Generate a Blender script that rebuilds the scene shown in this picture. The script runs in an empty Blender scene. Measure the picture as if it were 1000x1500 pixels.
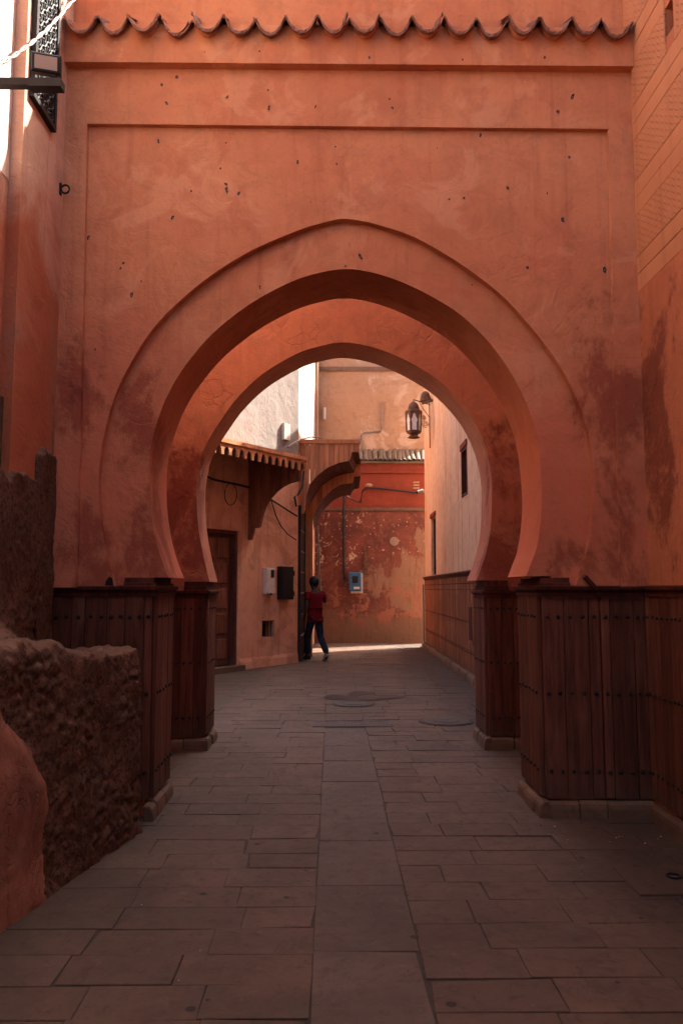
import bpy, bmesh, math, random
from mathutils import Vector, Matrix, noise
R = math.radians
random.seed(7)
scene = bpy.context.scene
COL = scene.collection

# ------------------------------------------------------------------ camera
EYE = 1.5
PITCH, YAW, FPX = R(5.56), R(0.70), 1150.0
cam = bpy.data.cameras.new('camera')
cam.sensor_fit = 'VERTICAL'; cam.sensor_height = 36.0; cam.lens = FPX / 1500 * 36
cam.clip_start = 0.05; cam.clip_end = 500
cam_o = bpy.data.objects.new('camera', cam); COL.objects.link(cam_o)
cam_o.location = (0, 0, EYE); cam_o.rotation_euler = (R(90) + PITCH, 0, -YAW)
scene.camera = cam_o

# ------------------------------------------------------------------ sky, sun, exposure
TO_SUN = Vector((1.75, 1.05, 2.30)).normalized()
ELEV = math.asin(TO_SUN.z); AZ = math.atan2(TO_SUN.x, TO_SUN.y)
world = bpy.data.worlds.new('World'); scene.world = world; world.use_nodes = True
wn = world.node_tree; wn.nodes.clear()
sky = wn.nodes.new('ShaderNodeTexSky'); sky.sky_type = 'NISHITA'; sky.sun_disc = False
sky.sun_elevation = ELEV; sky.sun_rotation = AZ
sky.air_density = 0.7; sky.dust_density = 7.0; sky.ozone_density = 0.3; sky.altitude = 400
bg = wn.nodes.new('ShaderNodeBackground'); bg.inputs[1].default_value = 0.15
wo = wn.nodes.new('ShaderNodeOutputWorld')
wn.links.new(sky.outputs[0], bg.inputs[0]); wn.links.new(bg.outputs[0], wo.inputs[0])
sl = bpy.data.lights.new('sun', 'SUN'); sl.energy = 5.0; sl.angle = R(0.55); sl.color = (1.0, 0.93, 0.84)
so = bpy.data.objects.new('sun', sl); COL.objects.link(so)
so.rotation_euler = TO_SUN.to_track_quat('Z', 'Y').to_euler(); so.location = (6, 6, 14)
vs = scene.view_settings
scene.display_settings.display_device = 'sRGB'
vs.view_transform = 'Standard'; vs.look = 'None'; vs.gamma = 1.0; vs.exposure = 2.12; vs.use_curve_mapping = False
scene.cycles.max_bounces = 6; scene.cycles.diffuse_bounces = 4; scene.cycles.glossy_bounces = 2
scene.cycles.use_adaptive_sampling = True; scene.cycles.adaptive_threshold = 0.05
scene.cycles.use_denoising = True; scene.cycles.sample_clamp_indirect = 6

# ------------------------------------------------------------------ surveying: sight lines of the camera, met with a known plane
def ray(px, py):
    a = (px - 500) / FPX; b = (750 - py) / FPX
    f = math.cos(PITCH) - b * math.sin(PITCH); u = math.sin(PITCH) + b * math.cos(PITCH)
    return a * math.cos(YAW) + f * math.sin(YAW), f * math.cos(YAW) - a * math.sin(YAW), u
def atY(px, py, d):
    x, y, z = ray(px, py); t = d / y
    return Vector((x * t, d, EYE + z * t))
def atX(px, py, X):
    x, y, z = ray(px, py); t = X / x
    return Vector((X, y * t, EYE + z * t))
def xz(px, py, d):
    p = atY(px, py, d); return (p.x, p.z)

# ------------------------------------------------------------------ materials
class NT:
    def __init__(s, name):
        s.m = bpy.data.materials.new(name); s.m.use_nodes = True
        s.t = s.m.node_tree; s.t.nodes.clear()
        s.out = s.t.nodes.new('ShaderNodeOutputMaterial')
        s.b = s.t.nodes.new('ShaderNodeBsdfPrincipled')
        s.t.links.new(s.b.outputs[0], s.out.inputs[0])
    def n(s, typ, ins=None, **props):
        k = s.t.nodes.new('ShaderNode' + typ)
        for a, v in props.items(): setattr(k, a, v)
        for a, v in (ins or {}).items(): s.set(k.inputs[a], v)
        return k
    def set(s, sock, v):
        if isinstance(v, bpy.types.NodeSocket): s.t.links.new(v, sock)
        elif isinstance(v, (tuple, list)) and len(v) == 3 and sock.type == 'RGBA': sock.default_value = (*v, 1)
        else: sock.default_value = v
    def math(s, op, a, b=0.0, c=0.0, clamp=False):
        k = s.n('Math', {0: a, 1: b, 2: c}, operation=op); k.use_clamp = clamp; return k.outputs[0]
    def ramp(s, f, lo, hi):
        k = s.n('MapRange', {0: f, 1: lo, 2: hi, 3: 0.0, 4: 1.0}, interpolation_type='SMOOTHSTEP'); return k.outputs[0]
    def mix(s, f, a, b, mode='MIX'):
        k = s.t.nodes.new('ShaderNodeMix'); k.data_type = 'RGBA'; k.blend_type = mode; k.clamp_factor = True
        s.set(k.inputs[0], f); s.set(k.inputs[6], a); s.set(k.inputs[7], b); return k.outputs[2]
    def pos(s, scale=(1, 1, 1), warp=None):
        g = s.n('NewGeometry').outputs['Position']
        k = s.n('VectorMath', {0: g, 1: scale}, operation='MULTIPLY'); return k.outputs[0]
    def noise(s, vec, scale, detail=4, rough=0.55, dist=0.0):
        return s.n('TexNoise', {'Vector': vec, 'Scale': scale, 'Detail': detail, 'Roughness': rough, 'Distortion': dist}).outputs[0]
    def voro(s, vec, scale, feature='F1', rnd=1.0):
        return s.n('TexVoronoi', {'Vector': vec, 'Scale': scale, 'Randomness': rnd}, feature=feature).outputs[0]
    def bump(s, h, strength, dist, prev=None):
        k = s.n('Bump', {'Strength': strength, 'Distance': dist, 'Height': h})
        if prev: s.set(k.inputs['Normal'], prev)
        return k.outputs[0]
    def done(s, col, rough=0.85, normal=None, spec=0.25, metal=0.0):
        s.set(s.b.inputs['Base Color'], col); s.set(s.b.inputs['Roughness'], rough)
        s.b.inputs['Specular IOR Level'].default_value = spec; s.b.inputs['Metallic'].default_value = metal
        if normal: s.set(s.b.inputs['Normal'], normal)
        return s.m
def mul(c, k): return tuple(min(1, v * k) for v in c)

def plaster(name, base, alt, stain=None, stains=(), streak=0.35, crack=0.0, bump=1.0, patches=None, height_tone=None, cscale=5.5):
    """lime plaster: mottled, streaked by rain; stains = (x,y,z,rx,ry,rz,strength) moisture patches"""
    s = NT(name); p = s.pos()
    big = s.noise(p, 0.9, 3, 0.6, 0.4); mid = s.noise(p, 5.0, 4, 0.65, 0.5); fine = s.noise(p, 38, 2, 0.6)
    col = s.mix(s.ramp(big, 0.35, 0.68), base, alt)
    col = s.mix(s.math('MULTIPLY', s.ramp(mid, 0.42, 0.75), 0.6), col, mul(base, 0.70))
    col = s.mix(s.math('MULTIPLY', s.ramp(fine, 0.5, 0.75), 0.22), col, mul(base, 0.6))
    col = s.mix(s.math('MULTIPLY', s.ramp(s.noise(p, 11, 3, 0.7), 0.55, 0.8), 0.35), col, mul(alt, 1.25))
    st = s.noise(s.pos((5.5, 5.5, 0.32)), 1.6, 3, 0.6, 0.3)
    col = s.mix(s.math('MULTIPLY', s.ramp(st, 0.5, 0.78), streak), col, stain or mul(base, 0.5))
    if patches:      # repaired / older paint showing
        for (c, lo, hi, sc, k) in patches:
            m = s.ramp(s.noise(p, sc, 6, 0.62, 0.8), lo, hi)
            col = s.mix(s.math('MULTIPLY', m, k), col, c)
    if height_tone:         # tone by height, noisy edge: lower wall redder, light partly put into colour
        zc = s.n('SeparateXYZ', {0: p}).outputs[2]
        m = s.ramp(s.math('ADD', zc, s.math('MULTIPLY', s.math('SUBTRACT', s.noise(p, 1.5, 4, 0.65, 0.6), 0.5), 2.6)), height_tone[1], height_tone[2])
        col = s.mix(s.math('MULTIPLY', m, height_tone[3]), col, height_tone[0])
    if stains:
        mask = None
        for (x, y, z, rx, ry, rz, k) in stains:
            d = s.n('VectorMath', {0: p, 1: (x, y, z)}, operation='SUBTRACT').outputs[0]
            d = s.n('VectorMath', {0: d, 1: (1 / rx, 1 / ry, 1 / rz)}, operation='MULTIPLY').outputs[0]
            l = s.n('VectorMath', {0: d}, operation='LENGTH').outputs['Value']
            f = s.math('MULTIPLY', s.ramp(l, 1.9, 0.0), k)
            mask = f if mask is None else s.math('MAXIMUM', mask, f)
        nz = s.math('ADD', s.math('MULTIPLY', s.noise(s.pos((1.0, 1.0, 0.6)), 1.9, 7, 0.70, 0.45), 2.6), s.math('MULTIPLY', s.noise(p, 15, 4, 0.75), 0.5))
        tot = s.math('ADD', mask, nz)
        col = s.mix(s.math('MULTIPLY', s.ramp(tot, 1.75, 2.35), 0.6), col, mul(base, 0.62))
        col = s.mix(s.math('MULTIPLY', s.ramp(tot, 2.0, 2.32), 0.72), col, stain)
        col = s.mix(s.math('MULTIPLY', s.ramp(tot, 2.42, 2.62), 0.55), col, mul(stain, 0.5))
        salt = s.math('MULTIPLY', s.ramp(s.noise(p, 27, 4, 0.8, 0.8), 0.62, 0.7), s.ramp(tot, 1.8, 2.2))
        col = s.mix(s.math('MULTIPLY', salt, 0.45), col, mul(base, 1.1))
    sp = s.ramp(s.voro(p, 26), 0.085, 0.05)
    sp = s.math('MULTIPLY', sp, s.ramp(s.noise(p, 2.1, 2), 0.58, 0.66))
    col = s.mix(s.math('MULTIPLY', sp, 0.8), col, mul(base, 0.25))
    hh = s.math('ADD', s.math('MULTIPLY', big, 0.055), s.math('ADD', s.math('MULTIPLY', mid, 0.020), s.math('MULTIPLY', fine, 0.0034)))
    nb = s.bump(hh, 0.85 * bump, 1.0)
    if crack > 0:
        w = s.n('VectorMath', {0: p, 1: s.n('VectorMath', {0: s.n('TexNoise', {'Vector': p, 'Scale': 3.5, 'Detail': 4.0}).outputs[1], 1: (.22, .22, .22)}, operation='MULTIPLY').outputs[0]}, operation='ADD').outputs[0]
        e = s.ramp(s.voro(w, cscale, 'DISTANCE_TO_EDGE'), 0.0, 0.0062 * cscale)
        gate = s.ramp(s.noise(p, 1.6, 3), 0.50, 0.60)
        e2 = s.math('SUBTRACT', 1.0, s.math('MULTIPLY', s.math('SUBTRACT', 1.0, e), gate))
        nb = s.bump(e2, crack, 0.006, nb)
        col = s.mix(s.math('MULTIPLY', s.math('SUBTRACT', 1.0, e2), 0.4 * crack), col, mul(base, 0.4))
    return s.done(col, 0.88, nb, 0.2)

def wood(name, base, dark, light, grain=1.0, rough=0.6):
    s = NT(name)
    oi = s.n('ObjectInfo').outputs['Random']
    g = s.n('NewGeometry').outputs['Position']
    off = s.n('CombineXYZ', {0: s.math('MULTIPLY', oi, 31.0), 1: s.math('MULTIPLY', oi, 17.0), 2: s.math('MULTIPLY', oi, 7.0)}).outputs[0]
    p = s.n('VectorMath', {0: g, 1: off}, operation='ADD').outputs[0]
    q = s.n('VectorMath', {0: p, 1: (9, 9, 0.55)}, operation='MULTIPLY').outputs[0]
    gr = s.noise(q, 3.2, 6, 0.65, 0.6); fib = s.noise(s.n('VectorMath', {0: p, 1: (60, 60, 1.6)}, operation='MULTIPLY').outputs[0], 2.5, 4, 0.6)
    wear = s.noise(s.n('VectorMath', {0: p, 1: (2.5, 2.5, 0.8)}, operation='MULTIPLY').outputs[0], 1.6, 5, 0.6)
    col = s.mix(s.ramp(gr, 0.35, 0.7), base, dark)
    col = s.mix(s.math('MULTIPLY', s.ramp(wear, 0.5, 0.72), 0.75), col, light)
    hue = s.n('HueSaturation', {'Hue': 0.5, 'Saturation': 1.0, 'Value': s.math('MULTIPLY_ADD', oi, 0.5, 0.74), 'Fac': 1.0, 'Color': col}).outputs[0]
    col = s.mix(s.math('MULTIPLY', s.ramp(fib, 0.5, 0.75), 0.5), hue, dark)
    zc = s.n('SeparateXYZ', {0: g}).outputs[2]
    dirt = s.ramp(s.math('ADD', zc, s.math('MULTIPLY', s.noise(g, 6, 5, .7), 0.7)), 0.75, 0.38)
    col = s.mix(s.math('MULTIPLY', dirt, 0.55), col, (0.085, 0.055, 0.042))
    scuff = s.ramp(s.noise(s.n('VectorMath', {0: p, 1: (14, 14, 5)}, operation='MULTIPLY').outputs[0], 2.0, 5, .75, .8), .62, .70)
    col = s.mix(s.math('MULTIPLY', scuff, 0.4), col, mul(light, 1.25))
    nb = s.bump(gr, 0.3 * grain, 0.01); nb = s.bump(fib, 0.45 * grain, 0.003, nb)
    return s.done(col, s.math('MULTIPLY_ADD', wear, 0.3, rough), nb, 0.14)

def stone(name, base, alt, dark, rnd=True, rough=0.8, grime=False):
    s = NT(name); p = s.pos()
    n1 = s.noise(p, 1.6, 6, 0.7, 0.5); n2 = s.noise(p, 13, 5, 0.75, 0.4); n3 = s.noise(p, 90, 2, 0.6)
    col = s.mix(s.ramp(n1, 0.33, 0.66), base, alt)
    col = s.mix(s.math('MULTIPLY', s.ramp(s.noise(p, 5, 5, .7, .6), .52, .72), .4), col, mul(base, 1.28))
    col = s.mix(s.math('MULTIPLY', s.ramp(n2, 0.5, 0.75), 0.6), col, dark)
    if rnd:
        oi = s.n('ObjectInfo').outputs['Random']
        at = s.n('Attribute', attribute_name='tint').outputs['Fac']
        v = s.math('ADD', s.math('MULTIPLY', oi, 0.18), s.math('MULTIPLY', at, 0.18))
        col = s.n('HueSaturation', {'Hue': 0.5, 'Saturation': 1.0, 'Value': s.math('ADD', v, 0.86), 'Fac': 1.0, 'Color': col}).outputs[0]
    if grime:        # trodden dirt, spills and dark edges of a street that is never quite clean
        g1 = s.noise(p, 0.75, 5, 0.7, 0.8); g2 = s.noise(s.pos((1.0, 0.45, 1)), 3.3, 6, 0.75, 0.9)
        col = s.mix(s.math('MULTIPLY', s.ramp(g1, 0.46, 0.68), 0.45), col, mul(dark, 0.9))
        col = s.mix(s.math('MULTIPLY', s.ramp(g2, 0.56, 0.70), 0.55), col, mul(dark, 0.75))
        col = s.mix(s.math('MULTIPLY', s.ramp(s.noise(p, 8, 6, 0.8, 0.5), 0.58, 0.68), 0.35), col, mul(base, 1.5))
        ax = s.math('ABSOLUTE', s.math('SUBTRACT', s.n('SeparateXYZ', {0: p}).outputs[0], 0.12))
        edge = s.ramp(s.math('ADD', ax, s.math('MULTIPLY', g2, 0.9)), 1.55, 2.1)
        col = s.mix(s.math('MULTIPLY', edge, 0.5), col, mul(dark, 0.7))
        gum = s.ramp(s.voro(p, 3.1), 0.075, 0.05); col = s.mix(s.math('MULTIPLY', gum, 0.8), col, mul(dark, 0.45))
    spot = s.math('MULTIPLY', s.ramp(s.voro(p, 6.5), 0.10, 0.05), s.ramp(s.noise(p, 1.7, 2), 0.5, 0.6))
    col = s.mix(s.math('MULTIPLY', spot, 0.85), col, mul(dark, 0.4))
    nb = s.bump(n1, 0.35, 0.015); nb = s.bump(n2, 0.35, 0.005, nb); nb = s.bump(n3, 0.25, 0.0015, nb)
    return s.done(col, s.math('MULTIPLY_ADD', n2, 0.3, rough - 0.2), nb, 0.35)

def plain(name, c, rough=0.6, metal=0.0, var=0.35, spec=0.3, scale=14, bump=0.3):
    s = NT(name); p = s.pos(); n1 = s.noise(p, scale, 5, 0.65)
    col = s.mix(s.ramp(n1, 0.35, 0.7), c, mul(c, 1 - var))
    return s.done(col, rough, s.bump(n1, bump, 0.004), spec, metal)

TERRA = (0.60, 0.248, 0.122); TERRA2 = (0.55, 0.198, 0.098); DAMP = (0.27, 0.058, 0.035)
M = {}
# damp patches of the gate, where the photograph shows them
def stY(px, py, d, rx, rz, k): p = atY(px, py, d); return (p.x, p.y, p.z, rx, 0.6, rz, k)
gate_st = [stY(880, 600, 5.35, .30, .75, .75), stY(905, 740, 5.35, .24, .85, .62), stY(930, 820, 5.35, .5, .35, .6), stY(205, 640, 5.35, .26, .45, .75),
           stY(215, 780, 5.35, .32, .55, .85), stY(110, 570, 5.3, .22, .55, .8), stY(120, 800, 5.3, .34, .5, .75), stY(840, 830, 5.35, .3, .25, .45),
           stY(480, 590, 5.36, .2, .1, .3), stY(160, 830, 5.35, .5, .25, .7)]
M['gate'] = plaster('gate_plaster', TERRA, TERRA2, DAMP, gate_st, 0.34, 0.28, height_tone=((0.56, 0.162, 0.090), 3.8, 2.0, 0.85), cscale=3.0, patches=[((0.66, 0.31, 0.17), .53, .62, 1.7, .55), ((0.47, 0.155, 0.078), .52, .66, 2.6, .6)])  # lower wall: real damp, plus reddened bounce light put into the colour
rear_st = [stY(740, 720, 7.5, .32, .75, .75), stY(730, 820, 7.5, .3, .4, .7), stY(265, 740, 7.5, .32, .8, .8), stY(275, 830, 7.5, .3, .4, .7)]
M['rear'] = plaster('rear_gate_plaster', (0.66, 0.315, 0.185), (0.63, 0.285, 0.165), (0.22, 0.045, 0.028), rear_st, 0.15, 0.7, height_tone=((0.44, 0.135, 0.08), 3.2, 2.2, 0.8))  # lower wall darker and redder
M['side'] = plaster('side_plaster', (0.60, 0.36, 0.25), (0.53, 0.30, 0.20), (0.22, 0.08, 0.05),
                    [(-1.88, 5.25, 2.4, .4, .25, 1.0, .7), (-1.88, 4.6, 2.9, .4, .5, .6, .35)], 0.55, 0.3, height_tone=((0.40, 0.118, 0.056), 4.3, 3.3, 1.0))  # paler top puts sunlight into the colour; redder tone below is the wall's own
M['pale'] = plaster('sunlit_tone_plaster', (0.66, 0.47, 0.37), (0.60, 0.40, 0.30), (0.42, 0.22, 0.15), [], 0.35, 0.1)  # pale tone stands in for strong sunlight on the upper walls
right_st = [(2.13, 5.1, 2.5, .4, .5, 1.1, .75), (2.13, 4.3, 1.75, .4, 1.0, .4, .6)]
M['right'] = plaster('right_wall_plaster', (0.56, 0.200, 0.100), (0.52, 0.175, 0.086), (0.17, 0.04, 0.025), right_st, 0.3, 0.2)
M['alley'] = plaster('alley_plaster', (0.70, 0.42, 0.265), (0.72, 0.47, 0.31), (0.30, 0.11, 0.06), [], 0.75, 0.15)
M['ochre'] = plaster('ochre_plaster', (0.36, 0.205, 0.118), (0.39, 0.24, 0.15), (0.36, 0.19, 0.12), [], 0.45, 0.3,
                     patches=[((0.50, 0.36, 0.27), .55, .64, 0.9, .7)])
M['house'] = plaster('house_plaster', (0.64, 0.31, 0.19), (0.59, 0.265, 0.16), (0.22, 0.09, 0.055), [], 0.5, 0.2, patches=[((0.36, 0.15, 0.085), .5, .62, 1.4, .6), ((0.58, 0.31, 0.19), .56, .66, 2.3, .55)])
M['limewash'] = plaster('limewash', (0.285, 0.235, 0.20), (0.235, 0.185, 0.152), (0.44, 0.30, 0.23), [], 0.45, 0.2)
M['wood'] = wood('cedar_cladding', (0.145, 0.048, 0.029), (0.066, 0.023, 0.015), (0.195, 0.078, 0.049))
M['alleywood'] = wood('alley_boards', (0.30, 0.105, 0.05), (0.14, 0.045, 0.024), (0.42, 0.19, 0.11))
M['canopy'] = wood('canopy_wood', (0.52, 0.205, 0.088), (0.36, 0.125, 0.052), (0.58, 0.25, 0.12))
M['door'] = wood('door_wood', (0.24, 0.085, 0.045), (0.11, 0.038, 0.022), (0.30, 0.12, 0.068))
M['trim'] = wood('dark_trim', (0.105, 0.026, 0.017), (0.04, 0.012, 0.009), (0.15, 0.045, 0.028))
M['iron'] = plain('iron', (0.022, 0.018, 0.017), 0.55, 0.4)
M['stud'] = plain('stud_iron', (0.018, 0.014, 0.013), 0.5, 0.3)
M['rust'] = plain('rusty_metal', (0.16, 0.075, 0.045), 0.65, 0.3, 0.55)
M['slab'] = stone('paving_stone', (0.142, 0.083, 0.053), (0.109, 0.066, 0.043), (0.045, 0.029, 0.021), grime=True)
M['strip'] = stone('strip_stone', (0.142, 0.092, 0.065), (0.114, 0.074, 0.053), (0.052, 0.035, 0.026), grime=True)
M['bed'] = stone('joint_dirt', (0.060, 0.039, 0.029), (0.042, 0.028, 0.021), (0.024, 0.017, 0.014), False)
M['plinth'] = stone('plinth_stone', (0.175, 0.094, 0.055), (0.110, 0.060, 0.037), (0.030, 0.019, 0.014))
M['tile'] = stone('terracotta_tile', (0.29, 0.125, 0.082), (0.20, 0.090, 0.062), (0.060, 0.038, 0.031))
M['glaze'] = stone('weathered_glazed_tile', (0.115, 0.076, 0.047), (0.18, 0.112, 0.070), (0.035, 0.026, 0.019))
M['grate'] = stone('cast_iron_grey', (0.105, 0.076, 0.058), (0.078, 0.058, 0.046), (0.032, 0.024, 0.019), False)
M['cable'] = plain('cable_rubber', (0.025, 0.022, 0.022), 0.55)
M['pipe'] = plain('grey_pipe', (0.28, 0.2, 0.16), 0.6)
M['white'] = plain('white_plastic', (0.62, 0.52, 0.44), 0.5, 0, 0.2)
M['black'] = plain('black_plastic', (0.012, 0.011, 0.012), 0.5)
M['blue'] = plain('blue_paint', (0.035, 0.13, 0.26), 0.45, 0, 0.3)
M['hole'] = plain('dark_hollow', (0.02, 0.01, 0.008), 0.95)
M['chip'] = plain('chip_earth', (0.06, 0.022, 0.015), 0.95)
M['skin'] = plain('skin', (0.055, 0.026, 0.018), 0.55, 0, 0.15)
M['shirt'] = plain('red_cotton', (0.13, 0.005, 0.008), 0.85, 0, 0.3, 0.1)
M['jeans'] = plain('dark_denim', (0.017, 0.02, 0.032), 0.85, 0, 0.4, 0.1)
M['hair'] = plain('black_hair', (0.010, 0.008, 0.008), 0.6)
M['shoe'] = plain('black_shoe', (0.012, 0.011, 0.011), 0.5)
M['sole'] = plain('pale_sole', (0.35, 0.3, 0.27), 0.7)
def glass_mat():
    s = NT('lantern_glass'); p = s.pos()
    n = s.noise(p, 20, 3)
    m = s.done(s.mix(s.ramp(n, .4, .7), (0.72, 0.72, 0.70), (0.55, 0.53, 0.5)), 0.35, None, 0.5)
    s.b.inputs['Transmission Weight'].default_value = 0.25
    return m
M['glass'] = glass_mat()
def lens_mat():
    s = NT('lamp_lens'); return s.done((0.34, 0.25, 0.21), 0.25, None, 0.5)
M['lens'] = lens_mat()
def rubble_mat():
    s = NT('rubble'); p = s.pos()
    w = s.n('VectorMath', {0: p, 1: s.n('VectorMath', {0: s.n('TexNoise', {'Vector': p, 'Scale': 7.0, 'Detail': 3.0}).outputs[1], 1: (.12, .12, .12)}, operation='MULTIPLY').outputs[0]}, operation='ADD').outputs[0]
    v = s.voro(w, 15); n1 = s.noise(p, 3, 7, 0.7, 0.5); n2 = s.noise(p, 40, 5, 0.75)
    col = s.mix(s.ramp(n1, 0.35, 0.66), (0.100, 0.047, 0.030), (0.160, 0.076, 0.048))
    col = s.mix(s.ramp(n2, 0.46, 0.68), col, (0.032, 0.017, 0.013))
    col = s.mix(s.math('MULTIPLY', s.ramp(v, 0.55, 0.15), 0.35), col, (0.18, 0.10, 0.066))
    up = s.n('SeparateXYZ', {0: s.n('NewGeometry').outputs['Normal']}).outputs[2]
    dust = s.math('MULTIPLY', s.ramp(up, 0.35, 0.9), s.ramp(n1, 0.25, 0.5))
    col = s.mix(s.math('MULTIPLY', dust, 0.75), col, (0.24, 0.135, 0.088))
    nb = s.bump(n1, 0.7, 0.04); nb = s.bump(n2, 0.9, 0.010, nb)
    return s.done(col, 0.95, nb, 0.1)
M['rubble'] = rubble_mat()
def patch_mat():
    s = NT('cracked_patch_plaster'); p = s.pos()
    n1 = s.noise(p, 2.5, 6, 0.65, 0.4)
    w = s.n('VectorMath', {0: s.pos((1, 1, .45)), 1: s.n('TexNoise', {'Vector': p, 'Scale': 3.0, 'Detail': 5.0}).outputs[1]}, operation='ADD').outputs[0]
    e = s.ramp(s.voro(w, 7, 'DISTANCE_TO_EDGE'), 0.0, 0.05)
    col = s.mix(s.ramp(n1, 0.35, 0.7), (0.34, 0.135, 0.082), (0.22, 0.085, 0.054))
    g = s.ramp(s.noise(p, 5, 4), 0.45, 0.6)
    k = s.math('MULTIPLY', s.math('SUBTRACT', 1.0, e), g)
    col = s.mix(s.math('MULTIPLY', k, 0.35), col, (0.10, 0.04, 0.025))
    stq = s.ramp(s.noise(s.pos((6, 6, .9)), 2.2, 5, .65, .6), 0.5, 0.72); col = s.mix(s.math('MULTIPLY', stq, .6), col, (0.11, 0.04, 0.025))
    nb = s.bump(n1, 0.6, 0.04); nb = s.bump(s.math('SUBTRACT', 1.0, k), 0.6, 0.008, nb); nb = s.bump(s.noise(p, 45, 4), .4, .004, nb)
    return s.done(col, 0.9, nb, 0.2)
M['patch'] = patch_mat()
def scored_mat():
    """right wall courses: herringbone scratched into the wet plaster"""
    s = NT('scored_plaster'); p = s.pos()
    sx = s.n('SeparateXYZ', {0: p}); y, z = sx.outputs[1], sx.outputs[2]
    yy = s.math('ADD', y, s.math('MULTIPLY', s.noise(p, 5, 2), 0.03))
    tri = s.math('PINGPONG', yy, 0.035)
    f = s.math('FRACT', s.math('MULTIPLY', s.math('ADD', z, s.math('MULTIPLY', tri, 1.0)), 22.0))
    line = s.ramp(s.math('ABSOLUTE', s.math('SUBTRACT', f, 0.5)), 0.0, 0.13)
    on = s.n('ObjectInfo').outputs['Object Index']
    gap = s.ramp(s.noise(p, 9, 3), 0.35, 0.5)
    k = s.math('MULTIPLY', s.math('MULTIPLY', s.math('SUBTRACT', 1.0, line), on), s.math('MULTIPLY_ADD', gap, 0.6, 0.4))
    n1 = s.noise(p, 1.4, 5, 0.6, 0.4); n2 = s.noise(p, 30, 4, 0.65)
    col = s.mix(s.ramp(n1, 0.35, 0.68), (0.60, 0.265, 0.130), (0.56, 0.235, 0.112))
    st = s.noise(s.pos((5, 5, .4)), 1.6, 5); col = s.mix(s.math('MULTIPLY', s.ramp(st, .5, .8), .3), col, (0.24, 0.08, 0.05))
    col = s.mix(s.math('MULTIPLY', k, 0.38), col, (0.2, 0.07, 0.04))
    nb = s.bump(n1, .4, .04); nb = s.bump(n2, .35, .004, nb); nb = s.bump(s.math('SUBTRACT', 1.0, k), 0.8, 0.007, nb)
    return s.done(col, 0.88, nb, 0.2)
M['scored'] = scored_mat()
def peel_mat():
    """old red wall of the far house: dark red limewash, peeled to pale flecks, bare ochre render at the foot"""
    s = NT('peeling_red_wall'); p = s.pos(); z = s.n('SeparateXYZ', {0: p}).outputs[2]; x = s.n('SeparateXYZ', {0: p}).outputs[0]
    n1 = s.noise(p, 1.1, 6, 0.68, 0.8); n2 = s.noise(p, 5.5, 5, 0.72, 0.8); n3 = s.noise(p, 2.3, 6, 0.74, 0.35)
    col = s.mix(s.ramp(n1, 0.36, 0.62), (0.185, 0.058, 0.041), (0.105, 0.036, 0.028))
    col = s.mix(s.math('MULTIPLY', s.ramp(n2, 0.5, 0.68), 0.6), col, (0.235, 0.098, 0.066))
    # bare beige render, mostly to the right at head height and along the foot
    zx = s.math('MULTIPLY', s.math('ABSOLUTE', s.math('SUBTRACT', z, 1.75)), -0.42)
    reg = s.math('ADD', s.math('ADD', s.math('MULTIPLY', x, 0.33), zx), s.math('MULTIPLY', n1, 1.9))
    col = s.mix(s.math('MULTIPLY', s.ramp(reg, 1.20, 1.36), 0.9), col, (0.235, 0.130, 0.082))
    foot = s.ramp(s.math('ADD', z, s.math('MULTIPLY', s.math('SUBTRACT', n3, 0.5), 2.6)), 0.95, 0.60)
    col = s.mix(s.math('MULTIPLY', foot, 0.8), col, (0.170, 0.100, 0.062))
    orange = s.math('MULTIPLY', s.ramp(n3, 0.53, 0.57), s.ramp(s.math('ABSOLUTE', s.math('SUBTRACT', z, 1.15)), 0.85, 0.35))
    col = s.mix(s.math('MULTIPLY', orange, 0.85), col, (0.28, 0.112, 0.070))
    fl = s.math('MULTIPLY', s.ramp(s.noise(p, 4.0, 6, 0.76, 0.5), 0.575, 0.60), s.ramp(s.math('ABSOLUTE', s.math('SUBTRACT', z, 2.95)), 1.35, 0.6))
    fl = s.math('MULTIPLY', fl, s.ramp(s.math('ADD', x, s.math('MULTIPLY', n1, 1.5)), 2.3, 1.2))
    col = s.mix(fl, col, (0.50, 0.35, 0.25))
    dots = s.math('MULTIPLY', s.ramp(s.voro(p, 7.0), 0.17, 0.12), s.ramp(z, 2.0, 2.5)); col = s.mix(s.math('MULTIPLY', dots, 0.8), col, (0.45, 0.27, 0.18))
    dirt = s.ramp(s.noise(s.pos((3, 3, .5)), 2.2, 5, .7, .5), 0.5, 0.75)
    col = s.mix(s.math('MULTIPLY', dirt, 0.6), col, (0.075, 0.034, 0.025))
    nb = s.bump(n1, .5, .05); nb = s.bump(n2, .7, .02, nb); nb = s.bump(s.math('SUBTRACT', 1.0, fl), .8, .01, nb)
    return s.done(col, 0.9, nb, 0.2)
M['peel'] = peel_mat()
M['redband'] = plaster('red_limewash', (0.24, 0.048, 0.026), (0.20, 0.042, 0.024), (0.17, 0.04, 0.025), [], 0.4, 0.2)

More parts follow.
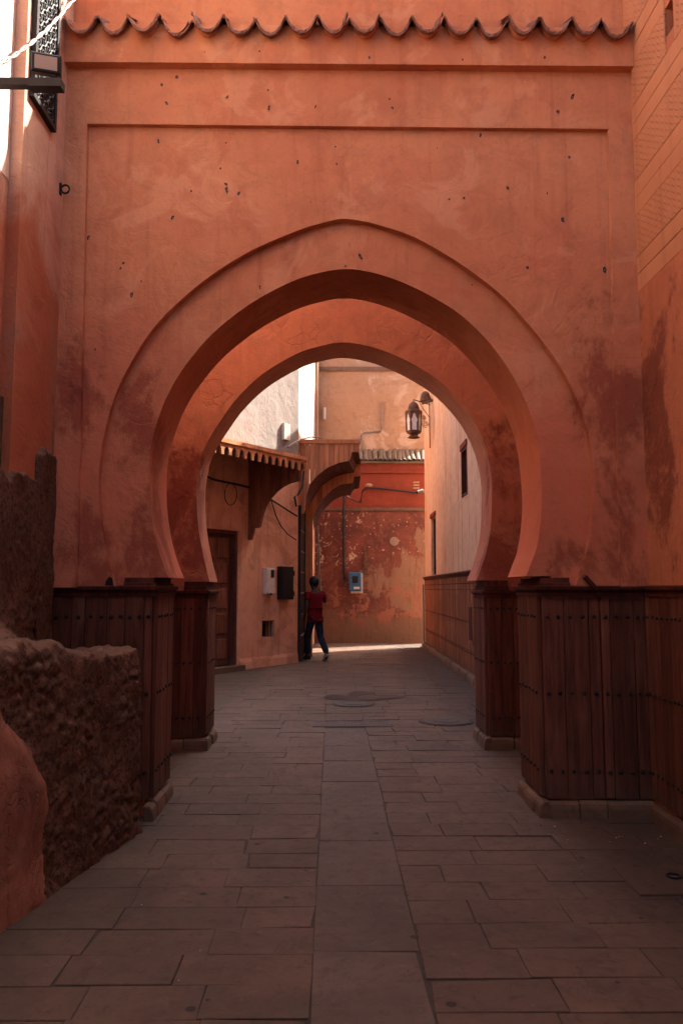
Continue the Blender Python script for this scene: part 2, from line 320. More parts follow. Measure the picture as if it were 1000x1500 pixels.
# ------------------------------------------------------------------ mesh helpers
class MB:
    def __init__(s): s.v = []; s.f = []; s.sm = []
    def add(s, vs, fs, smooth=False):
        b = len(s.v); s.v += [tuple(v) for v in vs]
        for f in fs: s.f.append(tuple(i + b for i in f)); s.sm.append(smooth)
        return s
    def box(s, x0, x1, y0, y1, z0, z1):
        return s.add([(x0, y0, z0), (x1, y0, z0), (x1, y1, z0), (x0, y1, z0), (x0, y0, z1), (x1, y0, z1), (x1, y1, z1), (x0, y1, z1)],
                     [(0, 3, 2, 1), (4, 5, 6, 7), (0, 1, 5, 4), (1, 2, 6, 5), (2, 3, 7, 6), (3, 0, 4, 7)])
    def obox(s, o, u, v, w, a0, a1, b0, b1, c0, c1):
        P = [o + u * a + v * b + w * c for c in (c0, c1) for (a, b) in ((a0, b0), (a1, b0), (a1, b1), (a0, b1))]
        fs = [(0, 3, 2, 1), (4, 5, 6, 7), (0, 1, 5, 4), (1, 2, 6, 5), (2, 3, 7, 6), (3, 0, 4, 7)]
        if u.cross(v).dot(w) < 0: fs = [tuple(reversed(f)) for f in fs]
        return s.add(P, fs)
    def bevbox(s, o, u, v, w, a0, a1, b0, b1, c0, c1, e):
        """block whose outer (+w) face has chamfered edges"""
        P = [o + u * a + v * b + w * c0 for (a, b) in ((a0, b0), (a1, b0), (a1, b1), (a0, b1))]
        P += [o + u * a + v * b + w * (c1 - e) for (a, b) in ((a0, b0), (a1, b0), (a1, b1), (a0, b1))]
        P += [o + u * a + v * b + w * c1 for (a, b) in ((a0 + e, b0 + e), (a1 - e, b0 + e), (a1 - e, b1 - e), (a0 + e, b1 - e))]
        fs = [(8, 9, 10, 11)]
        for k in range(4):
            n = (k + 1) % 4
            fs += [(k, n, n + 4, k + 4), (k + 4, n + 4, n + 8, k + 8)]
        if u.cross(v).dot(w) < 0: fs = [tuple(reversed(f)) for f in fs]
        return s.add(P, fs)
    def prism(s, pts, y0, y1, smooth_side=False):
        """polygon of (x,z) points extruded from y0 (front) to y1"""
        n = len(pts); area = sum(pts[i][0] * pts[(i + 1) % n][1] - pts[(i + 1) % n][0] * pts[i][1] for i in range(n))
        if area < 0: pts = pts[::-1]
        vs = [(x, y0, z) for x, z in pts] + [(x, y1, z) for x, z in pts]
        s.add(vs, [tuple(range(n)), tuple(range(2 * n - 1, n - 1, -1))])
        b = len(s.v)
        s.add(vs, [((i + 1) % n, i, i + n, (i + 1) % n + n) for i in range(n)], smooth_side)
        return s
    def tube(s, pts, r, n=8, cap=True):
        pts = [Vector(p) for p in pts]; rs = r if isinstance(r, (list, tuple)) else [r] * len(pts)
        vs = []; up = Vector((0, 0, 1))
        for i, p in enumerate(pts):
            t = (pts[min(i + 1, len(pts) - 1)] - pts[max(i - 1, 0)]).normalized()
            a = t.cross(up if abs(t.z) < .95 else Vector((1, 0, 0))).normalized(); b = t.cross(a)
            vs += [p + (a * math.cos(2 * math.pi * k / n) + b * math.sin(2 * math.pi * k / n)) * rs[i] for k in range(n)]
        fs = [(i * n + k, i * n + (k + 1) % n, (i + 1) * n + (k + 1) % n, (i + 1) * n + k) for i in range(len(pts) - 1) for k in range(n)]
        s.add(vs, fs, True)
        if cap: s.add(vs[:n], [tuple(range(n))]); s.add(vs[-n:], [tuple(range(n))][::-1])
        return s
    def lathe(s, c, prof, n=12, rot=0.0, smooth=False):
        c = Vector(c); vs = []
        for (r, z) in prof: vs += [c + Vector((r * math.cos(rot + 2 * math.pi * k / n), r * math.sin(rot + 2 * math.pi * k / n), z)) for k in range(n)]
        fs = [(i * n + k, i * n + (k + 1) % n, (i + 1) * n + (k + 1) % n, (i + 1) * n + k) for i in range(len(prof) - 1) for k in range(n)]
        s.add(vs, fs, smooth)
        s.add(vs[:n], [tuple(range(n - 1, -1, -1))]); s.add(vs[-n:], [tuple(range(n))])
        return s
    def mesh(s, name, mat):
        me = bpy.data.meshes.new(name); me.from_pydata(s.v, [], s.f); me.validate()
        if len(me.polygons) == len(s.sm): me.polygons.foreach_set('use_smooth', s.sm)
        me.materials.append(mat); me.update(); return me
    def build(s, name, mat, parent=None, **kw):
        return link(name, s.mesh(name, mat if not isinstance(mat, str) else M[mat]), parent, **kw)
def link(name, me, parent=None, label=None, cat=None, group=None, kind=None, loc=None):
    o = bpy.data.objects.new(name, me); COL.objects.link(o)
    if parent:
        o.parent = parent; o.matrix_parent_inverse = root_inv(parent)
    if loc: o.location = loc
    tag(o, label, cat, group, kind); return o
WORLD = {}
def root_inv(p):
    return WORLD[p.name].inverted() if p.name in WORLD else Matrix.Identity(4)
def tag(o, label=None, cat=None, group=None, kind=None):
    if label: o['label'] = label
    if cat: o['category'] = cat
    if group: o['group'] = group
    if kind: o['kind'] = kind
    return o
def thing(name, loc, label, cat, group=None):
    e = bpy.data.objects.new(name, None); COL.objects.link(e); e.location = loc; e.empty_display_size = 0.2
    WORLD[e.name] = Matrix.Translation(loc); return tag(e, label, cat, group)
def spline(pts, m=6):
    """Catmull-Rom through 2D points"""
    out = []; n = len(pts)
    for i in range(n - 1):
        p0 = pts[max(i - 1, 0)]; p1 = pts[i]; p2 = pts[i + 1]; p3 = pts[min(i + 2, n - 1)]
        for k in range(m):
            t = k / m
            out.append(tuple(0.5 * (2 * p1[j] + (p2[j] - p0[j]) * t + (2 * p0[j] - 5 * p1[j] + 4 * p2[j] - p3[j]) * t * t + (3 * p1[j] - p0[j] - 3 * p2[j] + p3[j]) * t ** 3) for j in range(len(p1))))
    out.append(tuple(pts[-1])); return out
def smooth1(t): t = max(0, min(1, t)); return t * t * (3 - 2 * t)
X, Y, Z = Vector((1, 0, 0)), Vector((0, 1, 0)), Vector((0, 0, 1))

def stud_mb(mb, c, n, r, h=0.014, k=6):
    """domed nail head"""
    n = n.normalized(); a = n.cross(Z).normalized(); b = n.cross(a)
    vs = [c + (a * math.cos(2 * math.pi * i / k) + b * math.sin(2 * math.pi * i / k)) * r for i in range(k)]
    vs += [c + n * h * .7 + (a * math.cos(2 * math.pi * i / k) + b * math.sin(2 * math.pi * i / k)) * r * .7 for i in range(k)] + [c + n * h]
    fs = [(i, (i + 1) % k, (i + 1) % k + k, i + k) for i in range(k)] + [(i + k, (i + 1) % k + k, 2 * k) for i in range(k)]
    mb.add(vs, fs, True)

def cladding(parent, p0, p1, z0, z1, widths, stud_z, nrm, mat='wood', stud_r=0.015, per=2, ragged=True, name='cladding', gap=0.004):
    """vertical boards from plan point p0 to p1, each its own board, on a backing board"""
    p0 = Vector((p0[0], p0[1], 0)); p1 = Vector((p1[0], p1[1], 0)); u = (p1 - p0); L = u.length; u = u / L
    nrm = Vector((nrm[0], nrm[1], 0)).normalized()
    back = MB().obox(p0, u, Z, nrm, 0.003, L - 0.003, z0 + .01, z1, -0.03, 0.004).build(name, 'trim', parent)
    a = 0; i = 0; studs = MB()
    while a < L - 0.01:
        w = min(widths[i % len(widths)] * random.uniform(.94, 1.06), L - a)
        if L - a - w < 0.035: w = L - a
        pr = 0.022 + random.uniform(-.003, .004)
        MB().bevbox(p0, u, Z, nrm, a + gap * random.uniform(.2, .8), a + w - gap * random.uniform(.2, .8), z0 + random.uniform(0, .012), z1 - 0.005, 0, pr, 0.003).build('plank', mat, back)
        for sz in stud_z:
            pn = per if w > .1 else 1
            for q in range(pn):
                t = a + w * (q + .5) / pn
                stud_mb(studs, p0 + u * t + Z * (sz + random.uniform(-.004, .004)) + nrm * (pr - .001), nrm, stud_r * random.uniform(.85, 1.15))
        a += w; i += 1
    if stud_z: studs.build('stud', 'stud', back, kind='stuff')
    return back

def moulding(parent, path, prof, nrm_sign=1, mat='trim', name='moulding'):
    """profile [(out, z)...] swept along plan polyline; out grows to the street side (left of travel * sign)"""
    pts = [Vector((p[0], p[1], 0)) for p in path]; mb = MB(); vs = []
    for i, p in enumerate(pts):
        def nn(a, b): t = (b - a).normalized(); return Vector((-t.y, t.x, 0)) * nrm_sign
        ns = []
        if i > 0: ns.append(nn(pts[i - 1], p))
        if i < len(pts) - 1: ns.append(nn(p, pts[i + 1]))
        m = sum(ns, Vector()) ; m = m / m.length; m = m / max(.4, m.dot(ns[0]))
        vs += [p + m * o + Z * z for (o, z) in prof]
    k = len(prof)
    fs = [(i * k + j, i * k + (j + 1) % k, (i + 1) * k + (j + 1) % k, (i + 1) * k + j) for i in range(len(pts) - 1) for j in range(k)]
    fs += [tuple(range(k)), tuple(range((len(pts) - 1) * k + k - 1, (len(pts) - 1) * k - 1, -1))]
    mb.add(vs, fs); o = mb.build(name, mat, parent)
    bm = bmesh.new(); bm.from_mesh(o.data); bmesh.ops.recalc_face_normals(bm, faces=bm.faces); bm.to_mesh(o.data); bm.free()
    return o

def plinth(parent, path, out, h, sign, lens=(.2, .3), mat='plinth'):
    """kerb-like plinth of single stones along a plan polyline"""
    base = None
    for a, b in zip(path[:-1], path[1:]):
        a = Vector((*a, 0)); b = Vector((*b, 0)); u = (b - a); L = u.length; u /= L
        n = Vector((-u.y, u.x, 0)) * sign; t = 0
        if base is None:
            base = MB(); 
        base.obox(a, u, Z, n, 0, L, 0, h - .02, -.02, out - .02)
    root = base.build('plinth', 'bed', parent)
    for a, b in zip(path[:-1], path[1:]):
        a = Vector((*a, 0)); b = Vector((*b, 0)); u = (b - a); L = u.length; u /= L
        n = Vector((-u.y, u.x, 0)) * sign; t = -0.0; 
        while t < L + out - .02:
            w = random.uniform(*lens)
            if L + out - t - w < .1: w = L + out - t
            # rounded, worn top edge
            mb = MB(); jo = out + random.uniform(-.008, .008); jh = h + random.uniform(-.010, .008)
            prof = [(-.01, 0), (jo + .004, 0), (jo, jh * .55), (jo - .008, jh * .82), (jo - .028, jh), (-.01, jh + .004)]
            cuts = [t + .003, t + .012, t + w * .5, t + w - .012, t + w - .003]; vs = []
            for ci, c in enumerate(cuts):
                e = .006 if ci in (0, 4) else random.uniform(-.003, .003)
                vs += [a + u * c + n * (o - (e if o > 0 else 0)) + Z * max(0, z - (e if z > .02 else 0)) for (o, z) in prof]
            k = len(prof)
            fs = [(i * k + j, i * k + j + 1, (i + 1) * k + j + 1, (i + 1) * k + j) for i in range(4) for j in range(k - 1)]
            fs += [tuple(range(k - 1, -1, -1)), tuple(range(4 * k, 5 * k))]
            if u.cross(Z).dot(n) > 0: pass
            mb.add(vs, fs, False); o = mb.build('plinth_stone', mat, root)
            bm = bmesh.new(); bm.from_mesh(o.data); bmesh.ops.recalc_face_normals(bm, faces=bm.faces); bm.to_mesh(o.data); bm.free()
            t += w
    return root

# ================================================================== GROUND
g = MB().add([(-60, -60, -.02), (60, -60, -.02), (60, 60, -.02), (-60, 60, -.02)], [(0, 1, 2, 3)]).build('ground', 'bed', kind='structure')
pave = MB().add([(-2.6, -7, -.0062), (4.4, -7, -.0062), (4.4, 25, -.0062), (-2.6, 25, -.0062)], [(0, 1, 2, 3)]).build('alley_pavement', 'bed', kind='structure')
SX0, SX1 = -0.075, 0.365
far_v = []; 
class Far(MB): pass
far_slabs = Far(); far_tint = []
slab_n = [0]
def slab(x0, x1, y0, y1, mat, solo):
    j = random.choice((.0008, .0014, .002, .003)); dz = random.uniform(-.0025, .002); tx = random.uniform(-.0016, .0016); ty = random.uniform(-.0016, .0016); e = random.uniform(.0015, .0032)
    c = [(x0 + j, y0 + j), (x1 - j, y0 + j), (x1 - j, y1 - j), (x0 + j, y1 - j)]
    c = [(a + random.uniform(-.003, .003), b + random.uniform(-.003, .003)) for a, b in c]
    if random.random() < .3:
        k_ = random.randrange(4); sx_ = 1 if k_ in (0, 3) else -1; sy_ = 1 if k_ in (0, 1) else -1
        c[k_] = (c[k_][0] + sx_ * random.uniform(.006, .022), c[k_][1] + sy_ * random.uniform(.006, .022))
    zt = [dz + s * tx + t * ty for s, t in ((-1, -1), (1, -1), (1, 1), (-1, 1))]
    mx = (x0 + x1) / 2; my = (y0 + y1) / 2
    P = [(a, b, -.03) for a, b in c] + [(a, b, z - e) for (a, b), z in zip(c, zt)]
    P += [(a + (e if a < mx else -e), b + (e if b < my else -e), z) for (a, b), z in zip(c, zt)]
    fs = [(8, 9, 10, 11)] + [f for k in range(4) for f in ((k, (k + 1) % 4, (k + 1) % 4 + 4, k + 4), (k + 4, (k + 1) % 4 + 4, (k + 1) % 4 + 8, k + 8))]
    if solo:
        MB().add(P, fs).build('paving_slab', mat, pave); slab_n[0] += 1
    else:
        far_slabs.add(P, fs); far_tint.extend([random.random()] * len(fs))
def rows(xa, xb, sgn, y, yend, phase):
    i = 0
    while y < yend:
        d = random.choice((.235, .25, .25, .265)); x = 0.0; W = xb - xa
        first = random.uniform(.22, .55)
        while x < W - .02:
            w = first if x == 0 else random.uniform(.42, .58)
            if W - x - w < .15: w = W - x
            a0, a1 = (xa + x, xa + x + w) if sgn > 0 else (xb - x - w, xb - x)
            solo = 2.45 < y < 7.6 and a0 < 2.1 and a1 > -1.7
            slab(a0, a1, y, y + d, M['slab'], solo); x += w
        y += d
rows(SX1, 2.75, 1, -3.0, 22.6, 0); rows(-2.5, SX0, -1, -3.1, 22.6, 0)
y = -3.0
while y < 8.6:
    d = random.uniform(.62, .8); slab(SX0, SX1, y, min(y + d, 8.65), M['strip'], 2.2 < y < 8.6); y += d
rows(SX0, SX1, 1, 9.15, 22.6, 0)
fm = far_slabs.mesh('paving_slab', M['slab'])
at = fm.attributes.new('tint', 'FLOAT', 'FACE')
if len(at.data) == len(far_tint): at.data.foreach_set('value', far_tint)
link('far_paving_slabs', fm, pave, kind='stuff')
# side street at the far right, plain paving beyond the house corner
MB().add([(2.755, 19, -.006), (12, 19, -.006), (12, 23, -.006), (2.755, 23, -.006)], [(0, 1, 2, 3)]).build('side_street', 'slab', kind='structure')

# ================================================================== FRONT GATEWAY
XL, XR = -1.88, 2.13
YF = 5.37; YB = 5.94; FD = .06; BD = .10; CD = .17
gate = thing('gateway', (0.12, 5.65, 0), 'large terracotta gateway with horseshoe arch and scalloped roof tiles, nearest the camera', 'gateway', )
inner = spline([xz(*p, YF) for p in ((247, 846), (237, 820), (227, 785), (221, 746), (219, 708), (220, 668), (228, 626), (246, 578), (272, 535), (312, 488), (368, 444), (426, 413), (468, 399.5), (505, 394),
        (540, 398), (580, 410), (624, 430), (670, 458), (708, 493), (738, 531), (762, 573), (780, 617), (789, 665), (793, 715), (792, 757), (786, 800), (778, 823), (770, 844))], 5)
outer = spline([xz(*p, YF - FD) for p in ((172, 862), (159, 823), (150, 780), (145, 722), (146, 684), (154, 631), (171, 574), (195, 526), (224, 482), (262, 442), (310, 403), (368, 367), (435, 338), (470, 327), (500, 320.5),
        (532, 324), (560, 331), (604, 346), (648, 370), (692, 399), (736, 434), (771, 472), (806, 516), (833, 560), (853, 608), (864, 652), (868, 696), (867, 740), (863, 790), (853, 828), (842, 862))], 5)
ZW = xz(500, 862, YF)[1]            # top of the boarding
zT = 5.58
zimp = inner[0][1]
def arch_wall(parent, curve, y0, y1, zlow, ztop, xl, xr, mat, jit=0.0):
    n = len(curve)
    # front/back as quads from curve out to a surrounding frame, so the shading stays clean
    pts = [(xl, zlow), (curve[0][0] - .17, zlow), (curve[0][0] - .17, curve[0][1])] + curve + [(curve[-1][0] + .17, curve[-1][1]), (curve[-1][0] + .17, zlow), (xr, zlow), (xr, ztop), (xl, ztop)]
    return MB().prism(pts, y0, y1, False)
arch_wall(gate, inner, YF, YB, ZW + .005, zT, XL, XR, 'gate').build('arch_wall', 'gate', gate)
# the field around the arch ring, a hand's thickness proud of it
pl = xz(128, 181, YF - BD); pr = xz(890, 184, YF - BD)
zp = pl[1]
lb = xz(113, 850, YF - BD)[0]; rb = xz(909, 850, YF - BD)[0]
fl0, fr0 = pl[0], pr[0]
pan = [(fl0 - .02, zp + .03)] + [(lb - .02, ZW + .006)] + outer + [(rb + .02, ZW + .006), (fr0 + .02, zp + .03)]
MB().prism(pan, YF - FD, YF + .01).build('arch_field', 'gate', gate)
# raised border with a straight head
zc0 = xz(500, 93.5, YF - CD)[1]     # underside of the cornice
bord = [(XL, ZW + .007), (lb, ZW + .007), (fl0, zp), (fr0, zp - .012), (rb, ZW + .007), (XR, ZW + .007), (XR, zc0 + .02), (XL, zc0 + .02)]
MB().prism(bord, YF - BD, YF - .012).build('raised_border', 'gate', gate)
zc1 = xz(500, 47, YF - CD)[1]
MB().box(XL, XR, YF - CD, YF + .02, zc0, zc1 + .05).build('cornice', 'gate', gate)
# parapet above the tiles
zpar = 5.97
MB().box(XL, XR, YF - .01, YB - .2, zT - .25, zpar).build('parapet', 'gate', gate)
# eave of channel tiles
tx0 = xz(118, 40, YF - .24)[0]; tx1 = xz(902, 40, YF - .24)[0]; NTL = 18
zb = xz(500, 50, YF - .25)[1]
pitch = (tx1 - tx0) / (NTL - 1); rr = pitch * .5
AMP = .118
def ucurve(t):
    t = abs(t); q = min(t, .84) * 1.06
    z = AMP * (1 - math.sqrt(1 - q * q)) / .60
    return z + (AMP * .13 * math.sin((t - .84) / .16 * math.pi / 2) if t > .84 else 0)
def tile_mesh(k):
    """one channel tile: a wide round trough that turns over into the neighbours at its lips"""
    mb = MB(); n = 16; L = .3; th = .021; vs = []; rnd = random.Random(k)
    for (yy, zz, sc) in ((0, 0, 1), (.014, -.002, 1), (L, .16, .96)):
        for lay in (0, 1):
            for i in range(n + 1):
                t = -1 + 2 * i / n; x = t * pitch * .515
                z = ucurve(t)
                sl_ = 0 if lay == 0 else th
                tx = math.cos(math.pi * .5 * t) * t
                vs.append((x * sc - (tx * .006 if lay else 0), yy + (rnd.uniform(-.007, .007) if yy == 0 else 0), z + sl_ + zz))
    m = n + 1
    def idx(s_, l, i): return s_ * 2 * m + l * m + i
    fs = []
    for s_ in range(2):
        for i in range(n):
            fs.append((idx(s_, 0, i), idx(s_ + 1, 0, i), idx(s_ + 1, 0, i + 1), idx(s_, 0, i + 1)))
            fs.append((idx(s_, 1, i), idx(s_, 1, i + 1), idx(s_ + 1, 1, i + 1), idx(s_ + 1, 1, i)))
    for i in range(n): fs.append((idx(0, 0, i), idx(0, 0, i + 1), idx(0, 1, i + 1), idx(0, 1, i)))
    mb.add(vs, fs, False); return mb.mesh('roof_tile', M['tile'])
tmesh = [tile_mesh(k) for k in range(4)]
def fill_mesh(k):
    mb = MB(); n = 12; rnd = random.Random(k + 50)
    lo = [(-.40 * pitch + .80 * pitch * i / n) for i in range(n + 1)]
    pts = [(x, ucurve(x / pitch * 2) + .0215) for x in lo]
    pts += [(x * .96, AMP * .72 - .018 * math.cos(math.pi * x / pitch) + rnd.uniform(-.006, .006)) for x in reversed(lo[1:-1])]
    mb.prism(pts, .03, .22); return mb.mesh('mortar', M['gate'])
fmesh = [fill_mesh(k) for k in range(3)]
for k in range(NTL):
    x = tx0 + pitch * k + random.uniform(-.005, .005); z = zb + random.uniform(-.006, .006)
    t = link('roof_tile', tmesh[k % 4], gate, loc=(x, YF - .25 + random.uniform(-.022, .022), z)); t.rotation_euler = (random.uniform(-.05, .05), random.uniform(-.10, .10), random.uniform(-.06, .06)); q_ = random.uniform(.93, 1.04); t.scale = (q_, 1, random.uniform(.9, 1.08))
    link('mortar', fmesh[k % 3], gate, loc=(x, YF - .25 + random.uniform(-.01, .012), z))
# slope of mortar behind the tiles up to the parapet
MB().prism([(XL, zb + .13), (XR, zb + .13), (XR, zb + .20), (XL, zb + .20)], YF - .03, YF + .01).build('eave_bed', 'gate', gate)

# chipped plaster holes of the face (measured one by one)
chips = [(232, 207, 4), (331, 209, 3), (331, 270, 4), (332, 278, 5), (350, 283, 4), (253, 319, 5), (323, 247, 3), (280, 280, 3), (436, 237, 4), (491, 215, 3), (493, 240, 3), (455, 296, 2), (462, 156, 3),
         (393, 132, 3), (394, 158, 4), (237, 124, 4), (244, 151, 5), (259, 113, 4), (333, 142, 4), (575, 158, 5), (570, 145, 3), (703, 198, 4), (640, 217, 2), (679, 290, 4), (657, 292, 3), (743, 276, 4), (833, 230, 4),
         (824, 322, 6), (801, 283, 3), (838, 142, 5), (817, 164, 5), (755, 147, 2), (797, 84, 4), (677, 87, 3), (130, 348, 4), (181, 385, 4), (177, 393, 3), (207, 412, 2), (193, 432, 5), (528, 376, 5), (506, 390, 4),
         (381, 421, 4), (733, 425, 5), (691, 417, 3), (736, 430, 4), (772, 392, 5), (796, 488, 3), (140, 512, 4), (885, 395, 6), (541, 84, 4), (380, 75, 3), (300, 76, 2)]
mb = MB(); rim = MB()
for (px, py, s_) in chips:
    d = YF - FD - .0015
    if py < 178: d = YF - BD - .0015
    if py < 95: d = YF - CD - .0015
    # inside the arch ring?
    cx, cz = (506, 700)
    if ((px - 506) / 350) ** 2 + ((py - 690) / 365) ** 2 < 1: d = YF - .0015
    c = atY(px, py, d); k = 7; r = s_ * .0029
    el = random.uniform(.8, 1.9); an = random.uniform(-.6, .6)
    vs = []
    for i in range(k):
        a = 2 * math.pi * i / k; q = r * random.uniform(.55, 1.15)
        u, v = q * math.cos(a) * .8, q * math.sin(a) * el
        vs.append((c.x + u * math.cos(an) - v * math.sin(an), c.y, c.z + u * math.sin(an) + v * math.cos(an)))
    mb.add(vs + [(c.x, c.y + .001, c.z)], [(i, (i + 1) % k, k) for i in range(k)])
    if s_ >= 4:
        ox, oz = random.uniform(-.004, .004), random.uniform(-.006, .003)
        rv = [(c.x + ox + (v[0] - c.x) * random.uniform(1.2, 1.9), c.y + .0008, c.z + oz + (v[2] - c.z) * random.uniform(1.2, 1.9)) for v in vs]
        rim.add(rv + [(c.x, c.y + .0007, c.z)], [(i, (i + 1) % k, k) for i in range(k)])
mb.build('plaster_chips', 'chip', gate, kind='stuff')
rim.build('chip_rims', plain('bare_render', (0.50, 0.235, 0.14), 0.95), gate, kind='stuff')

# imposts: three stepped mouldings under each arch foot
CLX, CRX = -1.205, 1.42             # inner faces of the boarding
def impost(parent, xe, sgn, y0, y1, ztop, zbot, cx):
    h = ztop - zbot; st = [(0, .42, -.004), (.42, .70, .016), (.70, 1, .034)]
    for a, b, o in st:
        x_out = cx - sgn * o; x_in = cx + sgn * .20
        MB().box(min(x_out, x_in), max(x_out, x_in), y0 - o, y1 + .01, ztop - h * b, ztop - h * a - .001).build('impost', 'trim', parent)
zi0 = zimp
impost(gate, inner[0][0], -1, YF - .01, YB, zi0, ZW - .01, CLX)
impost(gate, inner[-1][0], 1, YF - .01, YB, zi0, ZW - .01, CRX)
# pier cores
ZB = .115
for (xa, xb) in ((XL, CLX - .0), (CRX + .0, XR)):
    a, b = (xa, xb - .03) if xb < 0 else (xa + .03, xb)
    MB().box(a, b, YF, YB, 0, ZW).build('pier', 'gate', gate)
    # the pier's head closes the arch foot
stz = [EYE - .19, EYE - .70, EYE - 1.21]
YC = YF - .015
stp = xz(876, 900, YC)[0]
cladding(gate, (CRX, YC), (stp, YC), ZB, ZW - .02, [.145, .17], stz, (0, -1))
cladding(gate, (stp, YC - .03), (XR, YC - .03), ZB, ZW - .02, [.06, .155, .14], stz, (0, -1))
cladding(gate, (CRX, YC + .02), (CRX, YB), ZB, ZW - .02, [.1], stz, (-1, 0), per=1)
cladding(gate, (XL, YC), (CLX, YC), ZB, ZW - .02, [.13, .09, .15, .12], stz, (0, -1))
cladding(gate, (CLX, YC + .02), (CLX, YB), ZB, ZW - .02, [.1], stz, (1, 0), per=1)
prof = [(0, ZW - .055), (.03, ZW - .055), (.034, ZW - .038), (.026, ZW - .034), (.028, ZW - .022), (.052, ZW - .008), (.056, ZW + .014), (.03, ZW + .018), (0, ZW + .02)]
moulding(gate, [(XR, YC - .03), (stp, YC - .03), (stp, YC), (CRX, YC), (CRX, YB)], prof, 1)
moulding(gate, [(XL, YC), (CLX, YC), (CLX, YB)], prof, -1)
den = MB()
for k in range(40):
    x = CRX + .03 + k * .0172
    yy = YC - (.03 if x > stp else 0)
    if x < XR - .03: den.box(x, x + .009, yy - .033, yy - .02, ZW - .072, ZW - .056)
den.build('dentils', 'trim', gate, kind='stuff')
plinth(gate, [(CRX, YB), (CRX, YC), (stp, YC)], .055, .105, -1)
plinth(gate, [(stp, YC - .03), (XR - .06, YC - .03)], .055, .105, -1)
plinth(gate, [(CLX, YB), (CLX, YC - .05), ], .055, .10, 1)
# loose wooden wedge on the boarding's head, and a knob-hole at the left
w = xz(862, 853, YF - FD)
o = MB().box(-.012, .012, -.02, .02, -.052, .052).build('wooden_wedge', 'trim', gate); o.location = (w[0], YF - FD - .02, w[1]); o.rotation_euler = (0, R(-42), 0)
hl = xz(160, 851, YF - FD); mb = MB()
mb.prism([(hl[0] - .028, hl[1] - .03), (hl[0] + .03, hl[1] - .034), (hl[0] + .022, hl[1] + .018), (hl[0] + .004, hl[1] + .03), (hl[0] - .016, hl[1] + .008)], YF - FD - .003, YF - .03).build('socket_hole', 'hole', gate)

# ================================================================== REAR GATEWAY
YR0, YR1 = 7.55, 8.08
rear = thing('gateway', (0.1, 7.8, 0), 'second terracotta horseshoe arch seen through the first, with finely crackled plaster', 'gateway')
rin = spline([xz(*p, YR0) for p in ((307, 852), (298, 815), (291, 775), (288, 733), (289.5, 698), (296, 665), (308, 640), (326, 612), (350, 580), (387, 546), (435, 518), (470, 506.5), (503, 501.5),
       (540, 507), (570, 517), (606, 534), (648, 562), (686, 604), (708, 648), (718, 690), (720, 725), (718, 775), (710, 815), (697, 850))], 5)
ZWR = xz(500, 868, YR0)[1]
arch_wall(rear, rin, YR0, YR1, ZWR, 5.15, XL, XR + .1, 'rear').build('arch_wall', 'rear', rear)
MB().box(XL, XR + .1, YR0 - .05, YR1 + .05, 5.15, 5.3).build('coping', 'rear', rear)
RLX, RRX = atY(311, 1000, YR1 - .03).x, atY(714, 1000, YR0).x
for (a, b) in ((XL, RLX - .03), (RRX + .03, XR + .1)): MB().box(a, b, YR0, YR1, 0, ZWR - .001).build('pier', 'rear', rear)
YRC = YR0 - .015
cladding(rear, (RRX, YRC), (XR, YRC), ZB, ZWR - .02, [.13, .11], stz, (0, -1))
cladding(rear, (RRX, YRC + .02), (RRX, YR1), ZB, ZWR - .02, [.1], stz, (-1, 0), per=1)
cladding(rear, (XL, YRC), (RLX, YRC), ZB, ZWR - .02, [.13, .1], stz, (0, -1))
cladding(rear, (RLX, YRC + .02), (RLX, YR1), ZB, ZWR - .02, [.1], stz, (1, 0), per=1)
prof2 = [(o, z - ZW + ZWR) for o, z in prof]
moulding(rear, [(XR, YRC), (RRX, YRC), (RRX, YR1)], prof2, 1)
moulding(rear, [(XL, YRC), (RLX, YRC), (RLX, YR1)], prof2, -1)
impost(rear, 0, -1, YRC - .02, YR1, rin[0][1], ZWR - .005, RLX)
impost(rear, 0, 1, YRC - .02, YR1, rin[-1][1], ZWR - .005, RRX)
plinth(rear, [(RRX, YR1), (RRX, YRC), (XR, YRC)], .055, .105, -1)
plinth(rear, [(RLX, YR1), (RLX, YRC)], .055, .10, 1); plinth(rear, [(XL, YRC), (RLX, YRC)], .055, .10, -1)

# ================================================================== RIGHT SIDE WALL (street wall by the gate)
HR = 8.9
rw = thing('street_wall', (XR + .2, 2, 0), 'tall terracotta side wall at the right edge, its upper plaster scored in slanting courses', 'wall')
# scored courses climb from zs up; plain plaster below
zs = atX(968, 395, XR).z
slit_y0, slit_y1, slit_z0, slit_z1 = atX(985, 20, XR).y, atX(971, 20, XR).y, atX(977, 48, XR).z, atX(977, 2, XR).z
Y0W = -7.0; YLOW = 1.4; HLOW = 4.5
MB().box(XR, XR + .45, Y0W, YR0, 0, zs).build('lower_plaster', 'right', rw)
mb = MB(); HRG = 9.3
mb.box(XR + .012, XR + .45, YLOW, slit_y0, zs, HRG); mb.box(XR + .012, XR + .45, slit_y1, YF, zs, HRG); mb.box(XR + .012, XR + .45, slit_y0, slit_y1, zs, slit_z0); mb.box(XR + .012, XR + .45, slit_y0, slit_y1, slit_z1, HRG)
mb.build('wall_core', 'right', rw)
MB().box(XR + .012, XR + .45, Y0W, YLOW, zs, HLOW).build('wall_core', 'right', rw)
MB().box(XR, XR + .45, YF, YR1 + .02, zs, HRG).build('wall_behind_gate', 'right', rw)
z = zs; k = 0; band = [.125, .125, .30]
